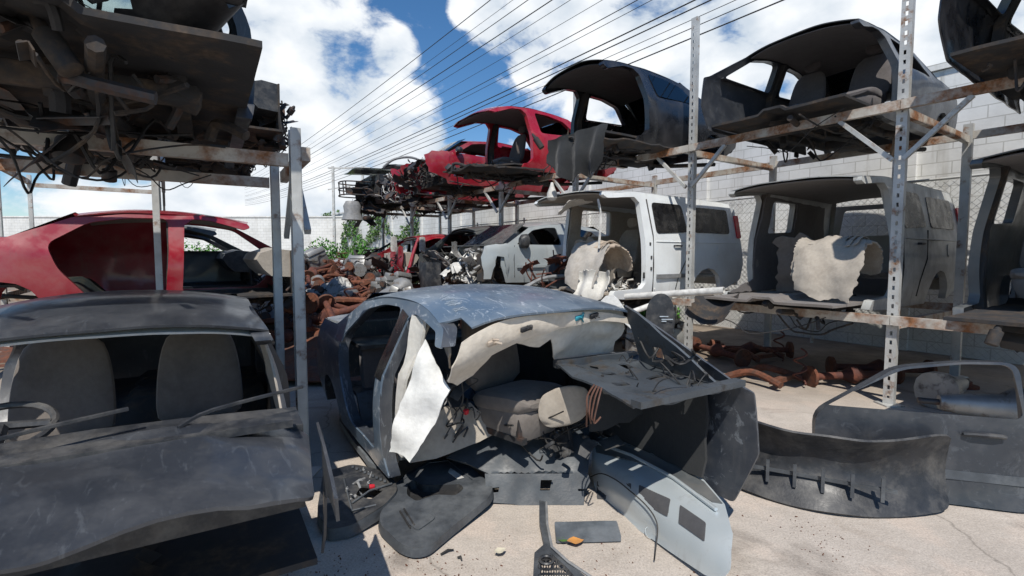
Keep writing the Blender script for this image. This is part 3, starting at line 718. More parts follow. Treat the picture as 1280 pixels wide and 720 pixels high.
# ---- cars on the rack's nearer bays (to the right)
c = rack_car('wrecked_suv', 'grimy white SUV shell on the lower tier, right of the cleaner white SUV', -4.05, .85, Z1)
c['category'] = 'car'
shell(c, SUV, M_WHITED, cut=.75, near_holes='', far_holes='front rwin', liner=M_TAUPE, inner=M_TAUPE, dash=False, dent=.008, firewall=False, far_cut=.8, trim=M_DKLINER)
MB().sheet(rounded(SUV.rear_win, .07), lambda x, z: Vector((x, SUV.hw(x, z) + .004, z)), sp=.2, thick=.006).build('rear_door_window', M_GLOSSBLK, c)
m = MB(); m.tube([(x, SUV.hw(x, z) + .004, z) for x, z in ((-.07, .1), (-.05, .5), (-.06, .95), (-.02, 1.5))], .011, 6); m.build('door_seam', M_RUB, c)
insulation(c, M_BEIGE, M_BEIGE, .9)
suv_trim(c, M_WHITED)
m = MB(); m.sheet(ragged([(-.4, 0), (.4, 0), (.5, .55), (.1, .8), (-.3, .78)], .05, .07, 3), lambda y, z: Vector((.05 + .25 * z, y - .15, .12 + z)), sp=.08, thick=.03, rough=.06); m.build('broken_seat_back', M_TAUPE, c)
under(c, 153)
c = rack_car('wrecked_car', 'charcoal sedan shell on the top tier in the bay right of the black shell', -4.0, 1.05, Z2)
shell(c, SED, M_DARK, cut=.5, near_holes='rwin', far_holes='window', dent=.012, firewall=False, dash=False); under(c, 163); seat(c, M_DKLINER, (.0, -.4, .05)); seat(c, M_DKLINER, (.0, .4, .05))
c = rack_car('wrecked_van', 'dark grey van shell on the lower tier at the near end of the long rack', -6.65, .6, Z1); c['category'] = 'car'
shell(c, SUV, M_GREYP, cut=.6, near_holes='rwin', far_holes='rwin', dent=.012, firewall=False, far_cut=.7, dash=False); suv_trim(c, M_GREYP); under(c, 173); seat(c, M_TAUPE, (-.1, -.4, .1)); seat(c, M_TAUPE, (-.1, .4, .1))
c = rack_car('wrecked_car', 'dusty black sedan shell on the top tier at the near end of the long rack', -6.6, .6, Z2)
shell(c, SED, M_BLACKP, cut=.5, near_holes='rwin', far_holes='window', dent=.012, firewall=False, dash=False); under(c, 183); seat(c, M_DKLINER, (.0, .0, .05))

# ---- carpet, cloth and loose parts on the rack
def cloth(name, label, cat, outline, fmap, mat, sp=.05, thick=.006, rough=.02, base=None, ns=4):
    o = MB().sheet(outline, fmap, sp=sp, thick=thick, rough=rough, nscale=ns).build(name, mat)
    bs = Vector(base) if base else Vector(fmap(outline[0][0], outline[0][1]))
    recenter(o, bs); tag(o, label, cat); return o
A = WD(684, 168, 7.15); B = WD(760, 154, 6.7); Cc = WD(748, 222, 6.75); D = WD(694, 226, 7.1)
cloth('floor_carpet', 'black floor carpet hanging off the front of the top tier between the shells', 'carpet', ragged([(-.02, .12), (.2, .08), (.5, .04), (.75, .0), (1, .02), (1.0, .6), (.92, .86), (.75, .98), (.6, .88), (.42, 1.06), (.2, .96), (-.1, .62)], .012, .08, 5),
      bil(A, B, Cc, D, lambda u, v: .07 * math.sin(u * 19 + v) * (.4 + .6 * v) + .05 * math.sin(v * 5 + u * 3)), M_CARPET, .05, .012, .03)
A = WD(722, 338, 7.2); B = WD(764, 338, 6.9); Cc = WD(757, 378, 6.9); D = WD(716, 376, 7.15)
cloth('felt_liner', 'beige felt liner drooping below the gutted white SUV', 'liner', ragged([(0, 0), (1, 0), (1, .6), (.85, .9), (.6, 1.0), (.3, .8), (-.05, 1.05), (.0, .5)], .03, .08, 15),
      bil(A, B, Cc, D, lambda u, v: .07 * math.sin(u * 9 + 1) + .04 * math.sin(v * 6)), M_CREAM2, .05, .012, .02)
# wiring / subframe lump between silver sedan and SUV
b = RK(-.66, -1.05, Z1)
t_ = thing('subframe', 'tangled reddish brown wiring loom and subframe between the silver sedan and white SUV', 'car part', b, RZ)
m = MB(); q = random.Random(3)
for i in range(26):
    a = Vector((q.uniform(-.5, .5), q.uniform(-.35, .35), q.uniform(0, .25))); bq = a + Vector((q.uniform(-.3, .3), q.uniform(-.3, .3), q.uniform(.05, .55)))
    m.tube(spline([a, a.lerp(bq, .5) + Vector((q.uniform(-.12, .12), q.uniform(-.12, .12), .06)), bq], 4), q.uniform(.006, .02), 6)
chunks(m, 34, (-.4, -.3, .0), (.35, .3, .62), .04, .14, 8); m.build('loom', M_RUSTR, t_)
m = MB(); m.tube(spline([(.9, .2, .05), (.5, .3, .28), (-.1, .35, .3), (-.5, .2, .05)]), .03, 8); m.tube(spline([(.8, -.2, .0), (.3, -.1, .2), (-.3, -.15, .12)]), .028, 8); m.build('hose', M_GREYPL, t_)
m = MB().sheet(ragged(rounded(rect(0, 0, 1, 1), .2), .03, .1, 7), lambda u, v: Vector((-.3 + .6 * u, .32 - .2 * v, .0 + .5 * v)), sp=.1, thick=.02, rough=.04); m.build('splash_shield', M_BLKS, t_)
# white insulator bottle hanging under the top beam
p_ = WD(690, 241, 7.9)
o = MB().loft([[p_ + Vector((q[0], q[1], z)) for q in superring(0, 0, r_, r_, 2, 12)] for z, r_ in ((.16, .02), (.1, .035), (.0, .075), (-.08, .085), (-.12, .05))]).build('washer_bottle', M_LTPL); recenter(o, p_); tag(o, 'pale plastic washer bottle dangling under the top tier beam', 'bottle')

# ------------------------------------------------------------------ main sedan
Fm = Vector((.52, -.854, 0)).normalized(); Lm = Vector((-Fm.y, Fm.x, 0)); CM = Vector((-.175, 3.73, .18))
main = thing('sedan_shell', 'slate blue sedan shell in front with torn roof corner and open gutted cabin', 'car', CM, math.atan2(Fm.y, Fm.x))
def ml(w):   # world -> car
    d = Vector(w) - CM; return Vector((d.dot(Fm), d.dot(Lm), d.z))
def mbend(x, y, z):
    k = max(0, x - .2) * max(0, min(1, (-y - .25) / .35)) * max(0, min(1, (z - .85) / .2))
    return Vector((-.05 * k, -.02 * k, -.16 * k * k))
near_out = [(-2.2, .22), (-2.26, .5), SED.tail, SED.cb, (SED.xr - .02, SED.zr(SED.xr))] + [(x, SED.zr(x)) for x in (-.6, -.3, 0, .3, .55, .74)] + \
    [(.80, 1.0), (.72, .985), (.66, 1.07), (.5, 1.08), (.25, 1.10), (.15, 1.06), (.10, .6), (.10, .12), (.12, .0), (-.6, 0), (-1.19, 0)] + \
    [(-1.55 + .34 * math.cos(math.pi * k / 8), .02 + .34 * math.sin(math.pi * k / 8)) for k in range(9)]
floorp = [(-1.35, -.76), (.02, -.76), (.04, -.4), (.2, .1), (.4, .3), (.6, .8), (-1.35, .8)]
shell(main, SED, M_SLATE, near='R', cut=.1, near_holes='rear', far_holes='fwin rwin', beams=False, trim=M_CARPET, liner=None, inner=M_FIREW, roof_bend=mbend, near_outline=near_out,
      floor_poly=floorp, dash=False, dent=.006, roof_front=[(.66, -1), (.70, -.82), (.84, -.8), (.9, -.4), (.92, 0), (.9, .5), (.86, 1)], firewall=False, roof_m=M_SLATE)
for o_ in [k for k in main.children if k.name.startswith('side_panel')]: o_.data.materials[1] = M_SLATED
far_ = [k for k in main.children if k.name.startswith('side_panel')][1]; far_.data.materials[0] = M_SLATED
for o_ in [k for k in main.children if k.name.startswith('pillar')]: o_.data.materials[0] = M_GLOSSBLK
# black trim on the near B pillar
m = MB().sheet([(-.04, .66), (.10, .66), (.15, 1.08), (.0, 1.11)], lambda x, z: Vector((x, -SED.hw(x, z) - .006, z)), sp=.1, thick=.008, flip=False); m.build('pillar_trim', M_GLOSSBLK, main)
m = MB().sheet(rounded([(.10, .15), (.13, .7), (.2, 1.02), (.28, 1.06), (.26, .7), (.2, .15)], .03), lambda x, z: Vector((x, -SED.hw(x, z) + .10, z)), sp=.1, thick=.02); m.build('pillar_liner', M_CREAM2, main)
# folded pale headliner hanging from the roof front edge
fr = lambda y, off=0: Vector((.90 - .05 * y * y, y, SED.zr(.9) + SED.crown * (1 - abs(y / .62) ** 2.6) - .03 - off)) 
def hl(u, v):   # u 0..1 near->far, v 0..1 down
    y = -.60 + 1.22 * u; p = Vector((.86 - .05 * y * y - .10 * v, y, SED.zr(.86) + SED.crown * (1 - min(1, abs(y / .62)) ** 2.6) - .03))
    d = v * (.19 - .02 * u)
    p.x += .04 * math.sin(v * 2.5); p.z -= d; p += mbend(p.x, y, p.z + d) * (1 - u)
    return p
m = MB(); m.sheet([(0, 0), (.5, 0), (1, 0), (1.0, .25), (.9, .28), (.7, .36), (.5, .55), (.3, .8), (.16, 1.0), (.12, 1.7), (.05, 1.9), (-.02, 1.4), (-.04, .7)], hl, sp=.04, thick=.012, rough=.018, nscale=6); m.build('headliner', M_CREAM, main)
def hl2(u, v):
    y = -.05 + .66 * u; p = Vector((.82 - .16 * v - .06 * u, y, 1.14 - .05 * u - .37 * v)); p.x += .05 * math.sin(6 * u + 1) * v + .04 * math.sin(5 * v); return p
m = MB(); m.sheet(ragged([(.0, .1), (.35, -.05), (1, -.1), (1.05, .3), (1.0, .55), (1.08, .78), (.9, .95), (.45, 1.05), (.25, .85), (.1, .5), (.02, .66), (-.2, .62), (-.36, .5), (-.38, .2), (-.2, .1)], .02, .1, 6), hl2, sp=.04, thick=.01, rough=.045, nscale=6); m.build('torn_felt', M_CREAM2, main)
# near corner: cardboard and hanging liner below the torn roof corner
m = MB(); m.sheet(ragged([(0, 0), (.4, .0), (.5, .3), (.3, .55), (.15, .35)], .02, .06, 3), lambda u, v: Vector((.25 + u * .9, -.58 + .05 * math.sin(8 * u), 1.10 - .55 * v + mbend(.7, -.6, 1.1).z * u)), sp=.05, thick=.01, rough=.02); m.build('torn_card', M_CARDB, main)
m = MB(); m.tube(spline([(.2, -.62, 1.09), (.25, -.66, .95), (.16, -.72, .72), (.1, -.74, .6)]), [.02, .04, .045, .03] + [.035] * 20, 8); m.build('pillar_sleeve', M_CREAM2, main) if False else MB().sheet(ragged([(0, 0), (.16, 0), (.12, .3), (.02, .55), (-.06, .5)], .008, .05, 2), lambda u, v: Vector((.2 + u, -.66 - .10 * v + .03 * math.sin(14 * u), 1.09 - v)), sp=.04, thick=.02).build('pillar_sleeve', M_CREAM2, main)
# clips on the headliner
for i, (u, v, mt) in enumerate(((.30, .40, M_BLK), (.62, .2, M_BLUE), (.72, .14, M_BLK), (.14, .55, M_CARDB))):
    p = hl(u, v); m = MB().box(p + Vector((.02, 0, 0)), (.02, .07, .03), (.2, .3, .2), .006); chunks(m, 3, p + Vector((.01, -.03, -.01)), p + Vector((.03, .03, .02)), .01, .025, i); m.build('liner_clip', mt, main)
# cowl panel, far inner structure, firewall, pillar
cw = lambda x, y: Vector((x, y, .725 + .05 * math.sin(3 * x) + .05 * (x - .8) + .012 * math.sin(16 * y)))
hs = [rounded(rect(x, y, x + a, y + b_), .01, 2) for x, y, a, b_ in ((.78, .2, .06, .05), (.95, .26, .05, .1), (1.12, .2, .04, .12), (.9, .46, .09, .06), (1.15, .45, .05, .16), (1.3, .25, .04, .1), (.8, .62, .05, .08), (1.08, .68, .08, .04), (1.28, .66, .05, .1))]
m = MB().sheet(ragged([(.70, .10), (.95, .05), (1.2, .07), (1.48, .02), (1.52, .4), (1.5, .84), (1.1, .83), (.72, .80)], .008, .1, 4), cw, hs, sp=.05, thick=.012, rough=.018, nscale=6)
m.bar(cw(1.50, .02) + Vector((0, 0, .012)), cw(1.52, .84) + Vector((0, 0, .015)), .07, .035); m.bar(cw(.71, .10), cw(.72, .8), .05, .05)
m.build('cowl_panel', M_FIREW, main)
m = MB(); wires(m, 4, (.75, .1, .73), (1.45, .75, .75), (.003, .006), 5, .01); chunks(m, 8, (.75, .12, .73), (1.1, .5, .745), .012, .035, 6); m.build('wiring_harness', M_WIRE, main)
m = MB()
for i in range(4): m.tube(spline([cw(1.15 + .02 * i, .05) + Vector((0, 0, .01)), cw(1.15 + .03 * i, -.0) - Vector((0, 0, .04)), Vector((1.17 + .02 * i, -.02, .62 - .02 * i)), Vector((1.12 + .04 * i, .02, .5 + .03 * i))]), .005, 5)
m.build('dangling_wire', M_WIREB, main)
m = MB().sheet(ragged(rect(.24, .36, .84, .70), .015, .1, 8), lambda y, z: Vector((.86 + .05 * math.sin(5 * y), y, z)), sp=.08, thick=.02, rough=.02); m.build('firewall', M_CARPET, main)
m = MB().sheet(ragged([(.85, .72), (1.45, .72), (.95, 1.1), (.86, 1.14)], .006, .1, 3), lambda x, z: Vector((x, SED.hw(x, z) - .10, z)), [rounded(rect(1.0, .8, 1.08, .88), .01)], sp=.07, thick=.015, rough=.01); m.build('inner_pillar', M_FIREW, main)
m = MB(); wires(m, 3, (.9, .64, .78), (1.4, .7, 1.05), (.006, .012), 9, .1); m.build('pillar_wiring', M_WIRE, main)
# seats
seat(main, M_TAUPE, ml(Vector((.04, 3.54, .28))), .26, .16, False, 1.08)
m = MB(); m.loft([[ml(Vector((.24 + q[0] * .9 + .25 * t, 3.25 - .05 * t, .62 + q[1] + .10 * t))) for q in superring(0, 0, .12 * k, .13 * k, 2.5, 22)] for t, k in ((-.02, .05), (0, .45), (.06, .75), (.15, .93), (.4, 1.0), (.6, .95), (.75, .8), (.86, .55), (.92, .3), (.93, .05))]); m.build('seat_bolster', M_BEIGE, main, ang=75)
m = MB(); chunks(m, 26, (-.4, -.5, .13), (.25, .2, .28), .02, .07, 4); chunks(m, 16, (.3, .0, .13), (.8, .7, .26), .02, .07, 14); m.mat(1); wires(m, 20, (-.4, -.3, .15), (.8, .7, .5), (.003, .007), 6, .2); m.build('cabin_debris', [M_BLK, M_WIRE], main)
m = MB(); chunks(m, 9, (.18, -.45, .35), (.3, -.3, .72), .02, .07, 14); wires(m, 8, (.15, -.5, .2), (.35, -.25, .8), (.004, .008), 3, .1); m.build('belt_mechanism', M_BLK, main)
MB().box((.32, -.35, .43), (.03, .03, .035), (.2, .1, .4), .006).build('red_buckle', M_REDL, main)
# rear parcel shelf and rear seat dark
m = MB().sheet(rect(-1.5, -.7, -1.0, .7), lambda x, y: Vector((x, y, .70)), sp=.15, thick=.03); m.build('parcel_shelf', M_BLK, main)
m = MB().sheet(rounded(rect(-.66, .1, .66, .68), .05), lambda y, z: Vector((-1.0 - .2 * (z - .1), y, z)), sp=.12, thick=.12); m.build('rear_seat', M_DKLINER, main)
# roof: antenna stub and chalk scribbles
m = MB().tube([(-.5, -.12, 1.21), (-.5, -.12, 1.245)], [.02, .012], 8); m.build('antenna_base', M_GREYPL, main)
m = MB(); q = random.Random(5)
for i in range(13):
    x = .3 + .026 * i + q.uniform(-.02, .02); y = -.53 + q.uniform(-.02, .02); 
    pts = []
    for k in range(4):
        xx = x + .012 * k * (1 if i % 3 else -1); qy = (y + .022 * k) / SED.hw(xx, SED.zr(xx)); z = SED.zr(xx) + SED.crown * (1 - abs(qy) ** 2.6)
        pts.append(Vector((xx, y + .022 * k, z + .004)) + mbend(xx, y + .022 * k, z))
    m.tube(pts, .0018, 4)
m.build('chalk_scrawl', M_CHALK, main)

# ------------------------------------------------------------------ things around the sedan
def sheet_thing(name, label, cat, outline, fmap, mat, holes=(), sp=.06, thick=.01, rough=.01, base=None, parts=None, ns=4, group=None):
    b = Vector(base)
    t = thing(name, label, cat, b, 0, group)
    MB().sheet(outline, lambda u, v: Vector(fmap(u, v)) - b, holes, sp=sp, thick=thick, rough=rough, nscale=ns).build('body', mat, t)
    return t, b
# white felt sheet draped from the B pillar
tp = CM + Fm * .22 - Lm * .66 + Vector((0, 0, .93))
A = WD(521, 425, 3.1); B = WD(535, 432, 3.05); Cc = WD(523, 575, 2.95); D = WD(479, 573, 3.05); E = WD(562, 486, 2.85)
pix = [(530, 424), (545, 455), (562, 487), (545, 525), (530, 552), (512, 578), (504, 571), (481, 566), (488, 548), (500, 510), (515, 465)]
def wpix(px, py): return WD(px, py, 3.05 - .002 * (px - 500) - .0006 * (py - 430) + .02 * math.sin(px * .09 + py * .03))
o = MB().sheet(ragged([(x * .01, y * .01) for x, y in pix], .008, .06, 4), lambda u, v: wpix(u * 100, v * 100), sp=.03, thick=.006, rough=.045, flip=True, nscale=6).build('felt_sheet', M_WHITECL); recenter(o, wpix(496, 570)); tag(o, 'white felt sheet draped from the centre pillar of the slate sedan', 'cloth')
# beige board
pix = [(516, 553), (540, 527), (556, 508), (588, 503), (600, 515), (621, 540), (600, 552), (545, 573), (512, 579)]
def bpix(px, py): 
    yb = 579 - .349 * (px - 512); return WZ(px, py, .29 + .0012 * (px - 512) + (yb - py) * .0050 + .012 * math.sin(px * .06))
o = MB().sheet([(x * .01, y * .01) for x, y in pix], lambda u, v: bpix(u * 100, v * 100), sp=.06, thick=.05, rough=.02, flip=True).build('seat_board', M_BEIGE); recenter(o, bpix(560, 570)); tag(o, 'beige padded seat board leaning out of the cabin beside the white sheet', 'board')
# blue black plastic tray
def poly_thing(name, label, cat, pix, zf, mat, thick=.015, rough=.012, sp=.05, hol=(), lip=None, base=None, ns=4, group=None):
    b = base or WZ(sum(p[0] for p in pix) / len(pix), sum(p[1] for p in pix) / len(pix), 0)
    t = thing(name, label, cat, b, 0, group)
    W = [WZ(x, y, zf(x, y)) for x, y in pix]
    fm = lambda x, y: WZ(x * 100, y * 100, zf(x * 100, y * 100)) - b
    m = MB().sheet([(x / 100, y / 100) for x, y in pix], fm, [[(x / 100, y / 100) for x, y in h] for h in hol], sp=sp, thick=thick, rough=rough, flip=True, nscale=ns)
    m.build('body', mat, t); return t, b, (lambda x, y, dz=0: WZ(x, y, zf(x, y)) - b + Vector((0, 0, dz)))
tz = lambda x, y: .27 * max(0, min(1, (592 - y) / 70)) + .17 - .012 * max(0, y - 592)
tray, tb, tw = poly_thing('plastic_undertray', 'blue black plastic undertray lying against the sedan floor above the concrete', 'car part', [(558, 572), (585, 552), (612, 532), (650, 521), (700, 519), (736, 526), (737, 560), (735, 592), (640, 594), (612, 592), (585, 580)], tz, M_TRAY, .02, .02)
fl = [(606, 592), (735, 592), (738, 602), (730, 615), (730, 634), (706, 634), (700, 631), (650, 632), (640, 630), (612, 628), (608, 618)]
m = MB().sheet([(x / 100, y / 100) for x, y in fl], lambda u, v: WD(u * 100, v * 100, WZ(u * 100, 592, .17).y - .0026 * (v * 100 - 592)) - tb, [[(x / 100, y / 100) for x, y in h] for h in ([(676, 600), (690, 600), (687, 613), (675, 613)], [(613, 610), (624, 609), (623, 615), (614, 616)], [(722, 611), (735, 611), (734, 614), (723, 614)])], sp=.04, thick=.012, flip=True); m.build('front_lip', M_TRAY, tray)
m = MB().box(tw(680, 606, -.02) + Vector((0, -.02, -.03)), (.05, .02, .03), None, .004); m.build('clip', M_BLK, tray)
m = MB().sheet(rounded([(6.66, 5.34), (6.95, 5.34), (6.9, 5.26), (6.74, 5.26)], .03), lambda u, v: tw(u * 100, 538, .03 + (5.36 - v) * .6), sp=.04, thick=.02); m.build('vent_flap', M_BLKS, tray)
# black door card with handle recess
dpix = rounded([(538, 574), (572, 569), (617, 608), (612, 620), (536, 683), (518, 686), (500, 680), (476, 657), (474, 645), (497, 600)], 12, 3)
dz = lambda x, y: .065 + .0007 * max(0, 660 - y)
hole = rounded([(510, 603), (518, 600), (526, 606), (540, 606), (556, 606), (575, 605), (580, 610), (570, 619), (545, 618), (520, 626), (508, 618)], 4, 3)
dc, db_, dw = poly_thing('door_card', 'black plastic door card with an oblong cup recess lying on pale concrete', 'door panel', dpix, dz, M_BLKS, .012, .006, .05, [hole])
lp = resample([(x, y) for x, y in dpix], 8)
m = MB(); m.strip([dw(x, y, -.004) for x, y in lp], [dw(545 + (x - 545) * 1.03, 625 + (y - 625) * 1.02, -.05) for x, y in lp]); m.build('rim', M_BLKS, dc)
hp = resample(hole, 6)
m = MB(); m.strip([dw(x, y) for x, y in hp], [dw(544 + (x - 544) * .9, 612 + (y - 612) * .86, -.045) for x, y in hp]); m.add([dw(544 + (x - 544) * .9, 612 + (y - 612) * .86, -.045) for x, y in hp], [list(range(len(hp)))]); m.build('cup_recess', M_RUB, dc)
m = MB(); gp = rounded([(512, 640), (540, 636), (545, 648), (522, 664), (506, 652)], 5, 3)
m.sheet([(x / 100, y / 100) for x, y in gp], lambda u, v: dw(u * 100, v * 100, .006), sp=.04, thick=.006, flip=True); m.build('speaker_grille', M_BLKS, dc)
m = MB()
for k in range(2): m.tube([dw(500 + 5 * k, 640 - 3 * k, .006), dw(513 + 5 * k, 661 - 3 * k, .006)], .006, 5)
m.build('speaker_slot', M_RUB, dc); MB().tube([dw(500, 603, .006), dw(536, 580, .008), dw(560, 577, .008), dw(590, 600, .006)], .0025, 5).build('moulding_rib', M_BLKS, dc)
m = MB().sheet([(5.63, 5.86), (5.80, 5.98), (5.72, 6.00), (5.60, 5.91)], lambda u, v: dw(u * 100, v * 100, .008), sp=.1, thick=.004, flip=True); m.build('bare_clip', M_LTPL, dc)
# small door card with a red lamp at the left edge
dpix2 = rounded([(404, 590), (440, 580), (470, 585), (494, 600), (497, 612), (480, 632), (440, 656), (410, 662), (396, 640)], 8, 3)
dc2, b2, dw2 = poly_thing('door_card', 'black door card with a small red lamp left of the larger card', 'door panel', dpix2, lambda x, y: .13 - .0009 * (y - 600), M_BLK, .012, .006, .05, [rounded([(452, 606), (480, 612), (464, 624), (444, 618)], 4)])
lp = resample(dpix2, 8); m = MB(); m.strip([dw2(x, y, -.003) for x, y in lp], [dw2(448 + (x - 448) * 1.02, 620 + (y - 620) * 1.03, -.07) for x, y in lp]); m.build('rim', M_BLKS, dc2)
m = MB().box(dw2(465, 609, .005), (.035, .03, .02), (.1, .1, .4), .004); m.build('red_lamp', M_REDL, dc2)
m = MB()
for k in range(9): m.box(dw2(441 + 5 * k, 585 + 2.2 * k, .008), (.018, .03, .012), (0, 0, .3), .003)
m.build('vent_slat', M_BLKS, dc2); MB().tube([dw2(440, 630, .006), dw2(462, 615, .01), dw2(490, 606, .01)], .006, 5).build('moulding_rib', M_BLKS, dc2)
m = MB(); m.tube([dw2(430, 600, .006), dw2(440, 640, .006), dw2(470, 632, .006)], .007, 5); m.build('moulding_rib', M_BLKS, dc2)
m = MB(); m.box(dw2(435, 612, -.02), (.12, .16, .01)); chunks(m, 14, dw2(425, 625, -.03), dw2(445, 600, .01) + Vector((.1, .15, 0)), .015, .05, 3); m.build('backing_clip', M_GREYPL, dc2)
# silver panel with two charcoal pads, lying on its face at the lower right
sp_pix = [(741, 552), (752, 545), (790, 556), (842, 577), (880, 600), (906, 630), (916, 668), (912, 712), (900, 728), (880, 718), (842, 692), (800, 664), (766, 632), (744, 612), (738, 590)]
def sz(x, y):
    # leans back: lower edge on the concrete, upper edge raised against the sedan
    c1 = 547 + .42 * (x - 745); c2 = 608 + .85 * (x - 745)
    k = max(-.1, min(1.1, (c2 - y) / max(20, (c2 - c1)))); return .025 + .25 * k + .05 * math.sin(math.pi * max(0, min(1, k)))
sp_, sb_, sw = poly_thing('silver_panel', 'pale silver car panel with two charcoal pads on its inner face, lower right', 'car part', sp_pix, sz, M_SILVER, .008, .012, .06)
for pd in ([(746, 603), (789, 606), (789, 629), (746, 624)], [(799, 608), (838, 626), (834, 648), (797, 629)], [(850, 633), (882, 655), (880, 679), (848, 656)]):
    m = MB().sheet([(x / 100, y / 100) for x, y in rounded(pd, 1.5, 2)], lambda u, v: sw(u * 100, v * 100, .010), sp=.05, thick=.008, flip=True, rough=.004, nscale=9); m.build('sound_pad', M_FOAM, sp_)
m = MB(); m.tube([sw(741, 553, .01), sw(790, 572, .015), sw(842, 600, .015), sw(895, 640, .015)], .012, 6); m.build('crease', M_SILVER, sp_)
m = MB().sheet([(x / 100, y / 100) for x, y in [(743, 553), (752, 547), (790, 558), (842, 580), (880, 603), (903, 630), (890, 628), (842, 597), (795, 578), (745, 566)]], lambda u, v: sw(u * 100, v * 100, .006), sp=.06, thick=.005, flip=True, rough=.004); m.build('grey_band', M_GREYP, sp_)  # darker grey strip along the panel's upper edge
m = MB(); c_ = sw(813, 667, .006); m.tube([c_ + Vector((.03 * math.cos(t), .03 * math.sin(t), .02 * math.sin(t))) for t in [k * .5 for k in range(14)]], .002, 5); m.build('stamped_ring', M_SILVER, sp_)
# black wire looping over the silver panel
pts = [(738, 596), (752, 592), (770, 600), (788, 614), (806, 630), (818, 646), (822, 662), (819, 690), (818, 700)]
b = WZ(818, 700, .02)
o = MB().tube(spline([WZ(x, y, sz(x, y) + .022) for x, y in pts], 5), .004, 6).build('loose_wire', M_WIRE); recenter(o, b); tag(o, 'thin black wire looping across the silver panel with pads', 'wire')
# flat grey plate
gz = lambda x, y: .035
gp_, gb, gw = poly_thing('flat_plate', 'flat slate grey plate lying on the concrete above the orange leaf', 'plate', rounded([(693, 652), (771, 651), (777, 672), (695, 674)], 2, 2), gz, M_GREY_SHEET, .022, .004)
# leaves
def leaf(name, label, px, py, L, wdt, rz, mat, curl):
    b = WZ(px, py, .02); t = Matrix.Rotation(rz, 3, 'Z')
    out = [(-L, 0), (-L * .6, wdt * .7), (0, wdt), (L * .6, wdt * .5), (L, 0), (L * .5, -wdt * .6), (0, -wdt * .9), (-L * .6, -wdt * .6)]
    o = MB().sheet(out, lambda x, y: t @ Vector((x, y, curl * (y * y + .3 * x * x) + .012)), sp=.012, thick=.001, rough=.006, nscale=30).build(name, mat); o.location = b; tag(o, label, 'leaf')
leaf('dry_leaf', 'curled orange dry leaf beside the flat grey plate', 719, 679, .05, .032, .2, M_DRY, 9)
leaf('dry_leaf', 'small green brown leaf under the corner of the flat plate', 703, 677, .035, .018, -.3, M_LEAF, 8)
leaf('dry_leaf', 'pale cream dry leaf alone on the concrete', 625, 691, .038, .024, .6, M_STRAW, 12)
leaf('dry_leaf', 'yellow brown leaf by the sill strip under the sedan', 482, 590, .06, .04, .2, M_DRY, 6)
def twig(label, a, b_):
    A_ = WZ(*a, .01); B_ = WZ(*b_, .012); o = MB().tube([A_, A_.lerp(B_, .5) + Vector((.004, .01, .006)), B_], [.006, .007, .004], 6).build('twig', M_RUB); recenter(o, A_); tag(o, label, 'twig')
twig('longer dark twig on the concrete below the door card', (551, 693), (567, 687))
twig('shorter dark twig on the concrete right of the longer twig', (572, 697), (577, 700))
# hexagon grille strip
gr = thing('grille_strip', 'black bumper strip with honeycomb grille at the bottom edge of the concrete', 'car part', WZ(690, 700, 0))
gb = WZ(690, 700, 0); G = lambda x, y, z=.04: WZ(x, y, z) - gb
m = MB().sheet([(x / 100, y / 100) for x, y in [(674, 626), (683, 628), (684, 655), (689, 685), (706, 700), (735, 722), (720, 760), (664, 760), (668, 690), (680, 680), (674, 650)]], lambda u, v: G(u * 100, v * 100, .05), [rounded([(x / 100, y / 100) for x, y in [(675, 698), (690, 692), (708, 708), (722, 724), (712, 752), (676, 752)]], .02, 2)], sp=.05, thick=.02, rough=.01, flip=True); m.build('frame', M_BLKS, gr)
m = MB()
for i in range(9):
    for j in range(9):
        cx = 676 + 6.5 * i + (3.2 if j % 2 else 0); cy = 696 + 6.2 * j
        if not pip(cx, cy, [(675, 698), (690, 692), (708, 708), (722, 724), (712, 752), (676, 752)]): continue
        hx = [G(cx + 3.6 * math.cos(math.pi / 6 + k * math.pi / 3), cy + 3.6 * math.sin(math.pi / 6 + k * math.pi / 3), .045) for k in range(6)]
        for k in range(6): m.tube([hx[k], hx[(k + 1) % 6]], .0035, 4)
m.build('honeycomb_mesh', M_BLK, gr)
m = MB(); c_ = G(683, 700, .06); m.tube([c_ + Vector((.035 * math.cos(t), .035 * math.sin(t), 0)) for t in [k * .45 for k in range(15)]], .008, 6); m.build('lamp_ring', M_BLK, gr)
m = MB(); m.tube([G(683, 628, .06), G(684, 655, .06), G(690, 684, .06), G(710, 702, .06), G(740, 722, .05)], .008, 6); m.build('moulding', M_GREYPL, gr)
# grey sill strip on the ground, left of the B pillar
st, sb2, sw2 = poly_thing('sill_strip', 'long ribbed dark grey sill strip lying left of the sedan pillar', 'car part', [(424, 505), (440, 512), (460, 532), (482, 560), (483, 574), (470, 582), (460, 576), (440, 548), (424, 525)], lambda x, y: .12, M_GREY_SHEET, .05, .01)
for dx in (0, 5): MB().tube([sw2(432 + dx, 522, .008), sw2(450 + dx, 548, .008), sw2(468 + dx, 568, .008)], .008, 5).build('rib', M_TRAY, st)
# pale plastic trim piece behind the sedan
pix = [(750, 377), (757, 370), (766, 369), (772, 374), (780, 386), (792, 404), (800, 416), (790, 412), (776, 400), (764, 384)]
o = MB().sheet([(x / 100, y / 100) for x, y in pix], lambda u, v: WD(u * 100, v * 100, 4.9 - .3 * (u - 7.5)), sp=.03, thick=.03, rough=.02, flip=True).build('plastic_trim', M_WHITECL); recenter(o, WD(790, 412, 4.8)); tag(o, 'white broken plastic trim sticking up behind the sedan roof', 'car part')
